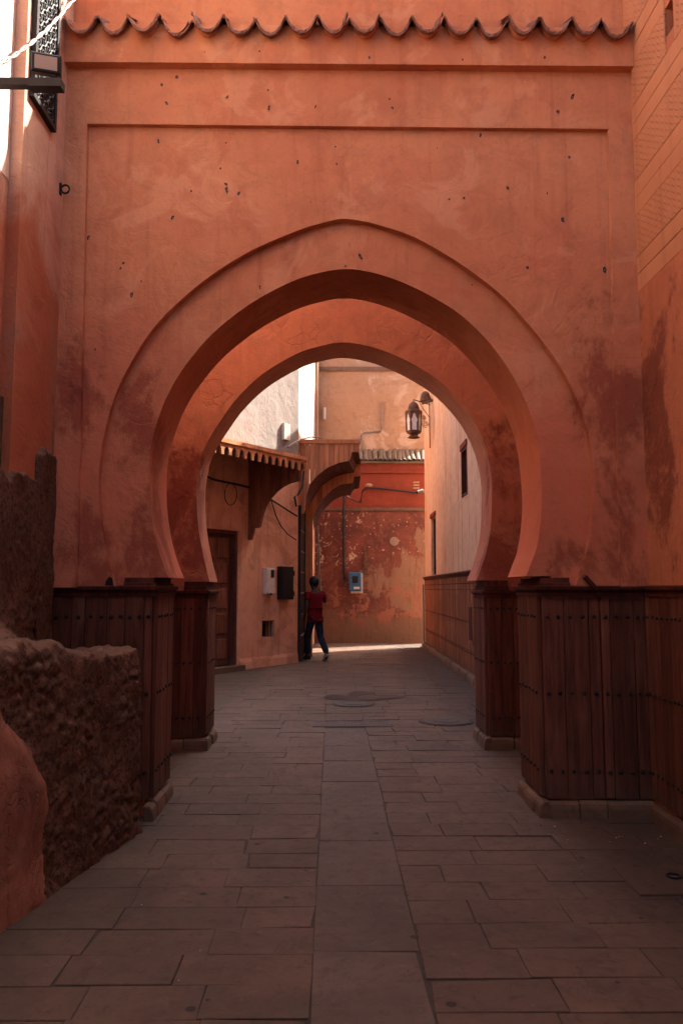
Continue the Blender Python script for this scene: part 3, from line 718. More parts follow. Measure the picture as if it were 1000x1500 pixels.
while z < HRG - .01:
    h = band[k % 3]; h = min(h, HRG - z); segs = [(YLOW, YF - .004)]
    za, zb2 = z + .0013, z + h - .0013
    if not (zb2 < slit_z0 or za > slit_z1): segs = [(YLOW, slit_y0), (slit_y1, YF - .004)]
    for (ya, yb) in segs:
        o = MB().bevbox(Vector((XR + .012, 0, 0)), Y, Z, -X, ya, yb, za, zb2, -.004, .012 + random.uniform(-.002, .002), .0025).build('scored_course', 'scored', rw)
        o.pass_index = 1 if k % 3 == 2 else 0
    z += h; k += 1
MB().box(XR + .30, XR + .32, slit_y0 + .001, slit_y1 - .001, slit_z0, slit_z1).build('slit_opening', 'hole', rw)
cladding(rw, (XR, 2.2), (XR, YC - .055), ZB, ZW - .02, [.14, .11, .16], stz, (-1, 0), gap=.005)
moulding(rw, [(XR, 2.2), (XR, YC - .09)], prof, 1)
plinth(rw, [(XR, 2.2), (XR, YC - .1)], .055, .10, 1)

# ================================================================== LEFT SIDE HOUSE
HL = 8.2
lh = thing('house', (XL - .3, 3, 0), 'weathered terracotta house wall at the left edge, sunlit above with a rough rubble foot', 'house')
yst = atX(34, 200, XL).y           # near end of the projecting wall
win_y0, win_y1 = atX(42, 145, XL).y, atX(76, 180, XL).y
win_z0 = atX(74, 192, XL).z; win_z1 = win_z0 + 1.75
XN = XL - .075
MB().box(XL - .5, XL, yst, win_y0, 0, HL).build('wall', 'side', lh)
mb = MB(); mb.box(XL - .5, XL, win_y0, win_y1, 0, win_z0); mb.box(XL - .5, XL, win_y0, win_y1, win_z1, HL); mb.box(XL - .5, XL, win_y1, YR1 + .05, 0, HL)
mb.build('wall', 'side', lh)
MB().box(XN - .5, XN, 1.4, yst - .002, 0, 3.95).build('recessed_wall', 'side', lh)
MB().box(XN - .5, XN + .003, 1.4, yst - .003, 3.951, HL).build('sunlit_tone_upper_wall', 'pale', lh)  # paler colour put in above the shadow line so it reads as sunlit
MB().box(XN - .5, XN, -7, 1.398, 0, 4.5).build('recessed_wall', 'side', lh)
# unseen roof added behind the viewer to shade near floor and lower gate
MB().box(XN - .5, XR + .45, -7, 0.85, 4.505, 4.85).build('added_shade_roof', 'side', kind='structure')
# iron lattice window, proud of the plaster
wf = MB(); fw = .035
for (a, b, c, d_) in ((win_y0, win_y1, win_z0, win_z0 + fw), (win_y0, win_y1, win_z1 - fw, win_z1), (win_y0, win_y0 + fw, win_z0 + fw, win_z1 - fw), (win_y1 - fw, win_y1, win_z0 + fw, win_z1 - fw)):
    wf.box(XL - .04, XL + .035, a, b, c, d_)
win = wf.build('window', 'iron', lh)
MB().box(XL - .3, XL - .28, win_y0, win_y1, win_z0, win_z1).build('pane', 'black', win)
lat = MB(); ny = 4; cw = (win_y1 - win_y0 - 2 * fw) / ny; nz = int((win_z1 - win_z0 - 2 * fw) / cw)
for i in range(ny):
    for j in range(nz):
        cy, cz = win_y0 + fw + cw * (i + .5), win_z0 + fw + cw * (j + .5)
        for sg in (1, -1):
            pts = [(XL + .018, cy + sg * (cw * .08 + cw * .40 * math.sin(t * math.pi)), cz - cw * .5 + cw * t) for t in [q / 8 for q in range(9)]]
            lat.tube(pts, .010, 5)
        lat.tube([(XL + .02, cy + cw * .16 * math.cos(a), cz + cw * .16 * math.sin(a)) for a in [q * math.pi / 4 for q in range(9)]], .009, 4)
    lat.tube([(XL + .012, win_y0 + fw + cw * i, win_z0 + fw), (XL + .012, win_y0 + fw + cw * i, win_z1 - fw)], .010, 5)
lat.build('lattice', 'iron', win)
# iron ring
rc = atX(88, 277, XL); mb = MB()
mb.tube([(XL + .01 + .028 * (1 + math.cos(a)) * 1.0, rc.y, rc.z + .03 * math.sin(a)) for a in [q * math.pi / 6 for q in range(13)]], .007, 6)
mb.box(XL - .01, XL + .012, rc.y - .012, rc.y + .012, rc.z - .04, rc.z + .04); mb.build('wall_ring', 'iron', lh)

# rubble foot: a battered, crumbling masonry mass
def zone(yv): return smooth1((4.95 - yv) / 1.2)
def prot(yv, zv):
    h0 = .635 + (yv - 4.9) * .20
    zt = 1.17 + .28 * zone(yv); wd = .05 + .55 * zone(yv)
    s_ = smooth1((zt - zv) / wd + .3)
    h = h0 * s_ * (1 + .05 * (1 - zv))
    if zv > zt - .25: h = max(h, 0.02)
    return h
def ragged(yv):   # upper limit of bare rubble on the wall
    p = atX(60, 665, XL)
    base = 2.22 + .12 * noise.noise((yv * 3, 0, 1)) + .05 * noise.noise((yv * 11, 0, 4))
    if yv > atX(52, 680, XL).y: base += .17 + .04 * noise.noise((yv * 19, 2, 0))
    return base
def field(yv, zv, off):
    p = Vector((yv * 2.2, zv * 2.2, 0)); r = .030 * noise.fractal(p, .9, 2.1, 5)
    q = .014 * noise.fractal(Vector((yv * 13, zv * 13, 3)), .8, 2.0, 3) + .010 * noise.noise((yv * 37, zv * 37, 1))
    return prot(yv, zv) + r * (.4 + .6 * min(1, prot(yv, zv) * 4)) + q + off
def grid(y0, y1, z0, z1, st, fn, endcap=True):
    ny = int((y1 - y0) / st); nz = int((z1 - z0) / st); mb = MB(); vs = []
    for i in range(ny + 1):
        for j in range(nz + 1):
            yv = y0 + (y1 - y0) * i / ny; zv = z0 + (z1 - z0) * j / nz
            vs.append((XL + fn(yv, zv), yv + .012 * noise.noise((yv * 9, zv * 9, 7)), zv))
    m = nz + 1
    fs = [(i * m + j, i * m + m + j, i * m + m + j + 1, i * m + j + 1) for i in range(ny) for j in range(nz)]
    mb.add([v for v in vs], [tuple(f) for f in fs], True)
    if endcap:   # far end closes to the wall
        ring = vs[ny * m:(ny + 1) * m]; K = 10; ev = []
        for j, v in enumerate(ring):
            for k in range(K + 1):
                t = k / K; ev.append((v[0] + (XL - .03 - v[0]) * t, v[1] + .03 * math.sin(t * 3) + (.018 * noise.noise((t * 5, v[2] * 5, 9)) if k else 0), v[2]))
        mb.add(ev, [(j * (K + 1) + k, j * (K + 1) + k + 1, (j + 1) * (K + 1) + k + 1, (j + 1) * (K + 1) + k) for j in range(m - 1) for k in range(K)], True)
    return mb
def f_rub(yv, zv):
    e = smooth1((ragged(yv) - zv) / .03)
    return field(yv, zv, .0) * e - .05 * (1 - e)
def qbez(a, c, b, n): return [((1 - t) ** 2 * a[0] + 2 * t * (1 - t) * c[0] + t * t * b[0], (1 - t) ** 2 * a[1] + 2 * t * (1 - t) * c[1] + t * t * b[1]) for t in [i / n for i in range(n)]]
def profile(yv):
    zo = zone(yv); h0 = .635 + (yv - 4.9) * .20; zt = 1.16 + .11 * zo ** 2; f = .06 + .50 * zo; f = min(f, h0 - .13); rd = .05 + .06 * zo
    c = [(.012, 2.62)] + [(.012, zt + f)]
    c = [(.012, 2.62 - (2.62 - zt - f) * i / 26) for i in range(26)]
    c += qbez((.012, zt + f), (.03, zt), (.03 + f, zt - .02), 14)
    e0 = .03 + f; e1 = h0 - rd; n = max(2, int((e1 - e0) / .03))
    c += [(e0 + (e1 - e0) * i / n, zt - .02) for i in range(n)]
    c += qbez((e1, zt - .02), (h0, zt - .02), (h0 + .01, zt - .02 - rd), 8)
    z1 = zt - .02 - rd; c += [(h0 + .01 + .03 * i / 36, z1 * (1 - i / 36) - .02 * i / 36) for i in range(37)]
    return c
def resamp(c, n):
    L = [0]
    for a_, b_ in zip(c[:-1], c[1:]): L.append(L[-1] + math.hypot(b_[0] - a_[0], b_[1] - a_[1]))
    out = []; i = 0
    for k in range(n):
        t = L[-1] * k / (n - 1)
        while i < len(L) - 2 and L[i + 1] < t: i += 1
        q = (t - L[i]) / max(1e-9, L[i + 1] - L[i]); out.append((c[i][0] + (c[i + 1][0] - c[i][0]) * q, c[i][1] + (c[i + 1][1] - c[i][1]) * q))
    return out
def rough(p):
    v = noise.voronoi(p * 13 + Vector((noise.noise(p * 6), noise.noise(p * 6 + Vector((5, 1, 2))), 0)) * .5)[0]
    st = min(.016, max(0, (v[1] - v[0]) * .03)) * smooth1(noise.noise(p * 3.1) * 2 + .6)
    return .032 * noise.fractal(p * 2.0, .85, 2.1, 5) + st - .008 + .007 * noise.noise(p * 11) + .009 * (.35 - abs(noise.noise(p * 24))) + .008 * (.3 - abs(noise.noise(p * 52))) + .004 * noise.noise(p * 95)
def sweep(y0, y1, st, NP, fn):
    ny = int((y1 - y0) / st); vs = []
    for i in range(ny + 1):
        yv = y0 + (y1 - y0) * i / ny; c = resamp(profile(yv), NP)
        for j, (o, z_) in enumerate(c):
            a_ = c[max(0, j - 1)]; b_ = c[min(NP - 1, j + 1)]; t = Vector((b_[0] - a_[0], 0, b_[1] - a_[1])).normalized(); nrm = Vector((-t.z, 0, t.x))
            if nrm.x + nrm.z < 0: nrm = -nrm
            p = Vector((XL + o, yv, z_)); vs.append(fn(p, nrm, j / (NP - 1), yv))
    fs = [(i * NP + j, i * NP + j + 1, (i + 1) * NP + j + 1, (i + 1) * NP + j) for i in range(ny) for j in range(NP - 1)]
    return vs, fs, ny
def f_rubble(p, nrm, s_, yv):
    e = smooth1((ragged(yv) - p.z) / .03)
    end = smooth1((5.09 - yv) / .06)
    q = p + nrm * (rough(p) * (.35 + .65 * smooth1((1.75 - p.z) / .5)) + .03 * smooth1((p.z - 1.15) / .3)) * e - X * (.06 * (1 - e))
    return q - nrm * (1 - end) * .03
vs, fs, ny = sweep(2.3, 5.09, .0125, 250, f_rubble)
rb_ = MB().add(vs, fs, True)
ring = vs[ny * 250:]; K = 14; ev = []
for v in ring:
    for k in range(K + 1):
        t = k / K; q = Vector((v[0] + (XL - .05 - v[0]) * t, v[1] + .05 * math.sin(t * math.pi * .5), v[2])); ev.append(q + (Y * rough(q) * .8 if 0 < k else Vector()))
rb_.add(ev, [(j * (K + 1) + k, (j + 1) * (K + 1) + k, (j + 1) * (K + 1) + k + 1, j * (K + 1) + k + 1) for j in range(249) for k in range(K)], True)
def fix_normals(o, ref):
    bm = bmesh.new(); bm.from_mesh(o.data); bmesh.ops.recalc_face_normals(bm, faces=bm.faces); bm.to_mesh(o.data); bm.free()
fix_normals(rb_.build('rubble_foot', 'rubble', lh), X)
def f_strip(yv, zv):
    e = smooth1((ragged(yv) - zv) / .03); p = Vector((XL, yv, zv))
    return (.034 + rough(p) * .5) * e - .05 * (1 - e)
grid(4.97, 5.265, -.02, 2.62, .015, f_strip, False).build('bare_masonry', 'rubble', lh)
def f_skim(p, nrm, s_, yv):
    yb = 4.02 - (max(0, p.z - .46) / 1.0) ** 1.3 * .9 + .06 * noise.noise((p.z * 5, 3, 1)) + .012 * noise.noise((p.z * 13, 8, 1))
    e = smooth1((yb - yv) / .26 + .5)
    return p + nrm * (.022 * noise.fractal(p * 2.0, .9, 2.1, 4) - .04 + .060 * e + .004 * noise.noise(p * 20))
vs, fs, ny = sweep(1.2, 4.35, .022, 150, f_skim)
keep = [f for f in fs if min(vs[i][2] for i in f) < 1.5]
fix_normals(MB().add(vs, keep, True).build('plaster_patch', 'patch', lh), X)

# floodlight on a steel arm + slung cable
ac = atY(90, 122, 4.05)
fl = thing('floodlight', (XN, 4.05, ac.z), 'small black floodlight on a steel arm below the lattice window', 'lamp')
MB().box(XN, ac.x, 4.03, 4.075, ac.z - .022, ac.z + .018).build('bracket_arm', 'iron', fl)
MB().box(ac.x - .17, ac.x + .008, 4.02, 4.085, ac.z - .035, ac.z + .012).build('mounting_plate', 'iron', fl)
hc = atY(68, 93, 4.03); u = Vector((.97, -.2, .05)).normalized()
nf = Vector((.25, -.93, -.28)).normalized(); uu = nf.cross(Z).normalized(); vv = uu.cross(nf).normalized()
hd = MB().bevbox(hc, uu, vv, nf, -.078, .078, -.05, .05, -.05, .012, .008).build('housing', 'black', fl)
MB().obox(hc, uu, vv, nf, -.058, .058, -.034, .034, .0125, .016).build('lens', 'lens', hd)
MB().tube([hc - vv * .05 - uu * .05, hc - vv * .09 - uu * .04], .008, 6).build('hinge', 'iron', fl)
c0, c1 = atX(-60, 120, XN + .04), atY(118, -12, 5.2)
pts = []; pts2 = []
for q in range(41):
    t = q / 40; p = c0.lerp(c1, t) - Z * .10 * math.sin(math.pi * t)
    a = t * 46; pts.append(p + Vector((.0, math.cos(a) * .008, math.sin(a) * .008))); pts2.append(p - Vector((.0, math.cos(a) * .008, math.sin(a) * .008)))
cb = thing('twisted_cable', c0, 'twisted pale and dark cable slung across the top left corner', 'cable')
MB().tube(pts, .0065, 6).build('strand', plain('pale_flex', (.55, .45, .38), .5), cb); MB().tube(pts2, .0065, 6).build('strand', plain('brown_flex', (.2, .07, .05), .5), cb)

# ================================================================== RIGHT HOUSE ALONG THE ALLEY
A0 = Vector((2.20, YR1 + .02, 0)); A1 = Vector((2.43, 20.45, 0)); au = (A1 - A0).normalized(); an = Vector((-au.y, au.x, 0)); AL = (A1 - A0).length
rh = thing('house', (2.9, 14, 0), 'pale orange house along the right of the alley, plaster over a boarded base', 'house')
ZA = EYE + .255
def on_alley(px, py):          # sight line met with the alley house's face
    x, y, z = ray(px, py); d = Vector((x, y, 0)); t = (A0.x * au.y - A0.y * au.x) / (d.x * au.y - d.y * au.x)
    return (d * t - A0).dot(au), EYE + z * t
def wall_holes(o, u, n, L, z0, z1, holes, depth, thick):
    """wall face with real openings: split in strips round each opening"""
    mb = MB(); xs = sorted({0, L, *[h[0] for h in holes], *[h[1] for h in holes]})
    for a, b in zip(xs[:-1], xs[1:]):
        cuts = sorted([(h[2], h[3]) for h in holes if h[0] <= a + 1e-6 and h[1] >= b - 1e-6]); z = z0
        for c, d in cuts:
            if c > z: mb.obox(o, u, Z, n, a, b, z, c, -thick, 0)
            z = d
        if z < z1: mb.obox(o, u, Z, n, a, b, z, z1, -thick, 0)
    return mb
w1 = [on_alley(631.5, 800)[0], on_alley(638, 800)[0]]; w2 = [on_alley(676, 690)[0], on_alley(684, 690)[0]]
h1 = (min(w1), max(w1), ZA + .06, on_alley(635, 757)[1]); h2 = (min(w2), max(w2), on_alley(680, 727)[1], on_alley(680, 656)[1])
wall_holes(A0, au, an, AL, ZA - .05, HR, [h1, h2], .2, .45).build('wall', 'alley', rh)
MB().obox(A0, au, Z, an, 0, AL, 0, ZA - .05, -.45, -.035).build('wall_base', 'alley', rh)
MB().obox(A0, au, Z, an, 0, AL, 0, HR, -5.5, -.46).build('wall_mass', 'alley', rh)
for h in (h1, h2):
    fr = MB(); t = .045
    for (a, b, c, d) in ((h[0], h[0] + t, h[2], h[3]), (h[1] - t, h[1], h[2], h[3]), (h[0] + t, h[1] - t, h[2], h[2] + t), (h[0] + t, h[1] - t, h[3] - t, h[3])):
        fr.obox(A0, au, Z, an, a, b, c, d, -.20, -.06 if h is h1 else .012)
    f = fr.build('window', 'trim', rh)
    MB().obox(A0, au, Z, an, h[0] + t, h[1] - t, h[2] + t, h[3] - t, -.22, -.20).build('pane', 'black', f)
    MB().obox(A0, au, Z, an, h[0] - .05, h[1] + .05, h[3] + .003, h[3] + .10, -.02, .03).build('lintel', 'redband', f)
cladding(rh, (A0.x, A0.y), (A1.x, A1.y), .13, ZA - .03, [.14, .16, .12], [EYE - .02, EYE - .55, EYE - 1.02], an, 'alleywood', .010, 1)
moulding(rh, [(A0.x, A0.y), (A1.x, A1.y)], [(0, ZA - .05), (.035, ZA - .05), (.04, ZA - .02), (.075, ZA + .01), (.075, ZA + .03), (0, ZA + .05)], 1, 'trim')
for zz in (EYE + .09, EYE - .55, EYE - 1.05):
    MB().obox(A0, au, Z, an, .01, AL - .02, zz - .012, zz + .004, .02, .031).build('rail', 'trim', rh)
plinth(rh, [(A0.x, A0.y), (A1.x, A1.y)], .10, .125, 1, (.5, .8))
hs = on_alley(693, 930)[0]
hat = MB().obox(A0, au, Z, an, hs - .22, hs + .2, .60, 1.27, .02, .045).build('hatch', 'alleywood', rh)
MB().obox(A0, au, Z, an, hs - .16, hs + .14, .67, 1.2, .046, .056).build('hatch_panel', 'trim', hat)
MB().tube([A1 + an * .05 + au * .03 + Z * .12, A1 + an * .05 + au * .03 + Z * (EYE + .1)], .018, 8).build('corner_post', 'iron', rh)

# lantern on a scrolled bracket
lanY = 18.3
lp = atY(605.5, 616, lanY); ltop = atY(605, 588, lanY).z; lbot = atY(605, 642, lanY).z; H = ltop - lbot; rad = (atY(617.5, 616, lanY).x - atY(593.5, 616, lanY).x) / 2
lt = thing('lantern', (lp.x, lanY, lbot), 'hexagonal metal and glass lantern hanging from a scrolled wall bracket', 'lantern')
c = (lp.x, lanY, lbot)
MB().lathe(c, [(rad * .55, .0), (rad * .8, .012), (rad * .45, .07), (rad * .55, .09), (rad * .85, .12), (rad * .9, .16)], 6, 0).build('base', 'rust', lt)
zg0, zg1 = .16, H * .70
body = MB().lathe(c, [(rad * .84, zg0), (rad * .96, zg1)], 6, 0).build('glass', 'glass', lt)
fr = MB()
for k in range(6):
    a = k * math.pi / 3; a2 = a + math.pi / 3
    d0 = Vector((math.cos(a), math.sin(a), 0)); d1 = Vector((math.cos(a2), math.sin(a2), 0))
    C0 = Vector(c)
    fr.tube([C0 + d0 * rad * .87 + Z * zg0, C0 + d0 * rad * .99 + Z * zg1], .014, 5)
    fr.tube([C0 + d0 * rad * .99 + Z * zg1, C0 + d1 * rad * .99 + Z * zg1], .016, 5); fr.tube([C0 + d0 * rad * .88 + Z * zg0, C0 + d1 * rad * .88 + Z * zg0], .018, 5)
    # keyhole fretwork over each pane
    def pp(s_, t_): # s along the pane, t height
        r0 = .89 + .12 * t_; return C0 + (d0 * (1 - s_) + d1 * s_) * rad * r0 + Z * (zg0 + (zg1 - zg0) * t_)
    for sg in (0, 1):
        out = [(0.03, .04), (.2, .04), (.2, .42), (.13, .50), (.13, .58), (.22, .66), (.30, .72), (.33, .82), (.5, .90), (.5, .97), (.03, .97)]
        P = [pp(s_ if sg == 0 else 1 - s_, t_) for s_, t_ in out]
        fr.add(P, [(0, 1, 2, 3, 4, 9 + 1), (4, 5, 6, 10), (6, 7, 8, 9, 10)])
fr.build('frame', 'rust', lt)
MB().lathe(c, [(rad * 1.06, zg1), (rad * 1.06, zg1 + .025), (rad * .72, zg1 + .06), (rad * .74, zg1 + .09), (rad * .62, H * .90), (rad * .3, H * .97), (rad * .06, H * 1.0), (rad * .06, H * 1.03)], 8, R(22), True).build('dome', 'rust', lt)
s_, zt = on_alley(629.5, 600); wallp = A0 + au * s_
bx = lambda q, zz: Vector((lp.x + (wallp.x - lp.x) * q, lanY + (wallp.y - lanY) * q, zz))
zarm = lbot + H * 1.05
br = MB(); br.tube([bx(0, zarm), bx(1, zarm + .02)], .013, 6); br.tube([bx(.96, atY(630, 650, lanY).z), bx(.96, zarm + .1)], .014, 6)
br.tube([bx(0, zarm), bx(0, zarm - .06)], .008, 5)
br.tube([bx(.35, zarm - .02), bx(.55, zarm - .12), bx(.85, zarm - .26), bx(.96, zarm - .30)], .010, 5)
for (cq, cz, r0, tw) in ((.68, zarm - .52, .10, 1), (.62, zarm - .36, .06, -1)):
    br.tube([bx(cq + tw * r0 * 2.2 * (1 - q / 30) * math.cos(q * .5), cz + r0 * (1 - q / 30) * math.sin(q * .5)) for q in range(26)], .009, 5)
br.build('bracket', 'rust', lt)
# spotlight fixed above the bracket
sp = atY(621, 583, 18.5); spt = thing('spotlight', (sp.x + .1, 18.5, sp.z), 'dark spotlight on the wall just above the lantern', 'lamp')
MB().lathe((sp.x + .03, 18.5, sp.z - .08), [(.14, .0), (.13, .1), (.09, .2), (.04, .24)], 10).build('hood', 'rust', spt)
s2, _ = on_alley(634, 590); w2p = A0 + au * s2
MB().tube([(sp.x - .05, 18.5, sp.z - .14), (w2p.x, w2p.y, sp.z - .12)], .028, 6).build('arm', 'rust', spt)
# security camera at the corner
cc = atY(616, 720, 20.5); ct = thing('security_camera', tuple(cc), 'small white security camera at the far corner of the right house', 'camera')
MB().tube([cc + Vector((-.10, -.05, -.03)), cc + Vector((.06, .02, .02))], .055, 10).build('housing', 'pipe', ct)
MB().tube([cc + Vector((-.112, -.056, -.034)), cc + Vector((-.10, -.05, -.03))], .045, 10).build('lens', 'black', ct)

# ================================================================== LEFT HOUSE WITH THE DOOR (turns across the alley)
B0 = Vector((-3.6, 11.99, 0)); B1 = Vector((-0.70, 16.2, 0)); bu = (B1 - B0).normalized(); bn = Vector((bu.y, -bu.x, 0)); BL = (B1 - B0).length
nh = thing('house', (-2.5, 15.5, 0), 'terracotta house behind the arches with panelled door, its upper wall limewashed and sunlit', 'house')
def on_house(px, py, off=0.0):
    o = B0 + bn * off
    x, y, z = ray(px, py); d = Vector((x, y, 0)); t = (o.x * bu.y - o.y * bu.x) / (d.x * bu.y - d.y * bu.x)
    return (d * t - o).dot(bu), EYE + z * t
dz1 = on_house(330, 776)[1]; da, db = on_house(300, 850)[0], on_house(349, 850)[0]
ga, gb = on_house(384, 920)[0], on_house(402, 920)[0]; gz0, gz1 = on_house(393, 933)[1], on_house(393, 909)[1]
ZLW = 4.05
wall_holes(B0, bu, bn, BL, 0, ZLW, [(da, db, .10, dz1), (ga, gb, gz0, gz1)], .2, .5).build('wall', 'house', nh)
MB().obox(B0, bu, Z, bn, 0, BL, ZLW, 6.9, -.5, .0).build('upper_wall', 'limewash', nh)
MB().obox(B0, bu, Z, bn, -1.2, 0, 0, 6.9, -.5, .0).build('wall_end', 'house', nh)
MB().obox(B0, bu, Z, bn, ga - .01, gb + .01, gz0 - .01, gz1 + .01, -.3, -.25).build('vent_hollow', 'hole', nh)
vb = MB()
for k in range(4):
    t = ga + (gb - ga) * (k + .5) / 4; p = B0 + bu * t - bn * .05; vb.tube([p + Z * gz0, p + Z * gz1], .008, 5)
vb.build('vent_bars', 'iron', nh)
# door: leaf with raised frame, ten panels, threshold
dr = MB().obox(B0, bu, Z, bn, da, db, .10, dz1, -.22, -.17).build('door', 'door', nh)
fr = MB()
for (a, b, c, d) in ((da, da + .07, .10, dz1), (db - .07, db, .10, dz1), (da + .07, db - .07, dz1 - .07, dz1)): fr.obox(B0, bu, Z, bn, a, b, c, d, -.17, -.03)
fr.build('door_frame', 'trim', dr)
ia, ib = da + .08, db - .08; rowsn = 5; cols = 3 if (ib - ia) > .95 else 2
for i in range(cols):
    for j in range(rowsn):
        ca, cb2 = ia + (ib - ia) * i / cols, ia + (ib - ia) * (i + 1) / cols; e0, e1 = .16 + (dz1 - .26) * j / rowsn, .16 + (dz1 - .26) * (j + 1) / rowsn
        MB().bevbox(B0, bu, Z, bn, ca + .04, cb2 - .04, e0 + .04, e1 - .04, -.172, -.145, .02).build('door_panel', 'door', dr)
MB().obox(B0, bu, Z, bn, da - .25, db + .05, 0, .10, -.2, .16).build('doorstep', 'plinth', nh)
moulding(nh, [tuple((B0 + bu * (db + .05)).xy), tuple(B1.xy)], [(0, 0), (.035, 0), (.02, .14), (0, .2)], -1, 'house', 'wall_foot')
# limewashed return wall to the far end of the alley
C1 = Vector((-0.44, 22.3, 0))
cu = (C1 - B1).normalized(); cn = Vector((cu.y, -cu.x, 0)); CLn = (C1 - B1).length
MB().obox(B1, cu, Z, cn, 0, CLn, 0, 4.5, -.5, -.02).build('return_wall', 'house', nh)
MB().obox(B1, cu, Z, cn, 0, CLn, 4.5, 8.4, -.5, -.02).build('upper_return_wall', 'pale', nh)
MB().obox(B1, cu, Z, cn, CLn - .55, CLn - .15, 4.5, 8.2, -.01, .06).build('render_band', 'ochre', nh)
bxs, bzz = on_house(417, 633); 
mt = MB().obox(B0, bu, Z, bn, bxs - .10, bxs + .10, bzz - .17, bzz + .17, .002, .07).build('meter_cabinet', 'white', label='white box high on the sunlit wall, above the awning', cat='box')
def house_box(name, x0, x1, y0, y1, dep, mat, label, parts=()):
    cx = (x0 + x1) / 2; sA, z0 = on_house(cx, y1); _, z1 = on_house(cx, y0); a, b = on_house(x0, y0)[0], on_house(x1, y0)[0]
    base = B0 + bu * sA + Z * z0; e = thing(name, tuple(base), label, 'box')
    b_ = MB().bevbox(B0, bu, Z, bn, a, b, z0, z1, .002, dep, .012).build('casing', mat, e)
    for (nm, fa, fb, fc, fd, m2, pr) in parts:
        MB().obox(B0, bu, Z, bn, a + (b - a) * fa, a + (b - a) * fb, z0 + (z1 - z0) * fc, z0 + (z1 - z0) * fd, dep - .001, dep + pr).build(nm, m2, e)
house_box('meter_box', 385.5, 397.5, 832, 870, .10, 'white', 'white meter box with small dark window beside the door', [('window', .45, .85, .62, .92, 'black', .004), ('cable_gland', .4, .6, -.05, .03, 'black', .004)])
house_box('utility_box', 406, 422.5, 830, 878, .14, 'black', 'black utility box right of the white meter box', [('hinge', .95, 1.04, .1, .25, 'iron', .01), ('hinge', .95, 1.04, .72, .88, 'iron', .01), ('lid', .08, .92, .06, .94, 'black', .012)])

# awning with scalloped fringe
EAVE = 1.25
ez = 3.64
aw0 = on_house(366, 700)[0]           # bracket position along the wall
a_r = aw0 + .06; a_l = aw0 - 3.2
awn = thing('awning', tuple(B0 + bu * (aw0 - 1.4) + bn * .6 + Z * 3.5), 'wooden awning with scalloped fringe over the panelled door', 'awning')
lo, hi = .02, EAVE
roof = MB()
P0 = B0 + Z * 0
for (a, b, o0, o1, z0a, z1a, th) in ((a_l, a_r + .03, .0, EAVE + .05, ez + .62, ez + .235, .05),):
    q = [B0 + bu * s_ + bn * o_ + Z * zz for s_ in (a, b) for (o_, zz) in ((o0, z0a), (o1, z1a), (o1, z1a - th), (o0, z0a - th))]
    roof.add(q, [(0, 1, 2, 3), (7, 6, 5, 4), (0, 4, 5, 1), (1, 5, 6, 2), (2, 6, 7, 3), (3, 7, 4, 0)])
roof.build('roof_boards', 'canopy', awn)
# fringe: one toothed board per tooth
tw = .185; nT = int((a_r - a_l) / tw)
for k in range(nT):
    b = a_r - k * tw; a = b - tw; n = 8; th = .03
    prof_t = [(0, .19), (0, .02)]
    pts = [(a, ez + .19), (a, ez + .0)] + [(a + tw * .16, ez + .0)] + [(a + tw * (.5 - .34 * math.cos(math.pi * i / n)), ez + .135 * math.sin(math.pi * i / n) ** .7 + .005) for i in range(n + 1)] + [(b - tw * .16, ez), (b, ez), (b, ez + .19)]
    vs = [B0 + bu * s_ + bn * (EAVE + d_) + Z * zz for d_ in (0, th) for s_, zz in pts]; m = len(pts)
    fs = [tuple(range(m)), tuple(range(2 * m - 1, m - 1, -1))] + [(i, (i + 1) % m, (i + 1) % m + m, i + m) for i in range(m)]
    o = MB().add(vs, fs).build('fringe_board', 'canopy', awn)
    bm = bmesh.new(); bm.from_mesh(o.data); bmesh.ops.recalc_face_normals(bm, faces=bm.faces); bm.to_mesh(o.data); bm.free()
MB().obox(B0, bu, Z, bn, a_r - 3.1, a_r + .035, ez + .19, ez + .26, EAVE - .03, EAVE + .055).build('eave_rail', 'canopy', awn)
MB().obox(B0, bu, Z, bn, a_r, a_r + .035, ez + .02, ez + .25, .9, EAVE + .05).build('end_board', 'canopy', awn)
# quarter-round brackets of upright boards
def bracket_boards(s0, th, label_parent):
    n = 9
    for k in range(n):
        o0, o1 = EAVE * .97 * k / n, EAVE * .97 * (k + 1) / n
        def under(o): 
            q = (o - .30) / (EAVE * .97 - .30)
            if o < .02 + .19: return ez - 1.0 if o > .12 else ez - 1.22
            if q <= 0: return ez - .98
            return ez - .98 + .80 * math.sqrt(max(0, 1 - (1 - min(1, q)) ** 2))
        q = [(o0 + .002, ez + .18 + .38 * (1 - o0 / EAVE) * .9), (o1 - .002, ez + .18 + .38 * (1 - o1 / EAVE) * .9), (o1 - .002, under(o1 - .001)), ((o0 + o1) / 2, under((o0 + o1) / 2)), (o0 + .002, under(o0 + .003))]
        vs = [B0 + bu * (s0 + d_) + bn * o_ + Z * zz for d_ in (0, th) for o_, zz in q]; m = len(q)
        o = MB().add(vs, [tuple(range(m)), tuple(range(2 * m - 1, m - 1, -1))] + [(i, (i + 1) % m, (i + 1) % m + m, i + m) for i in range(m)]).build('bracket_board', 'door', label_parent)
        bm = bmesh.new(); bm.from_mesh(o.data); bmesh.ops.recalc_face_normals(bm, faces=bm.faces); bm.to_mesh(o.data); bm.free()
bracket_boards(aw0 - .04, .07, awn)
bracket_boards(aw0 - 2.7, .07, awn)

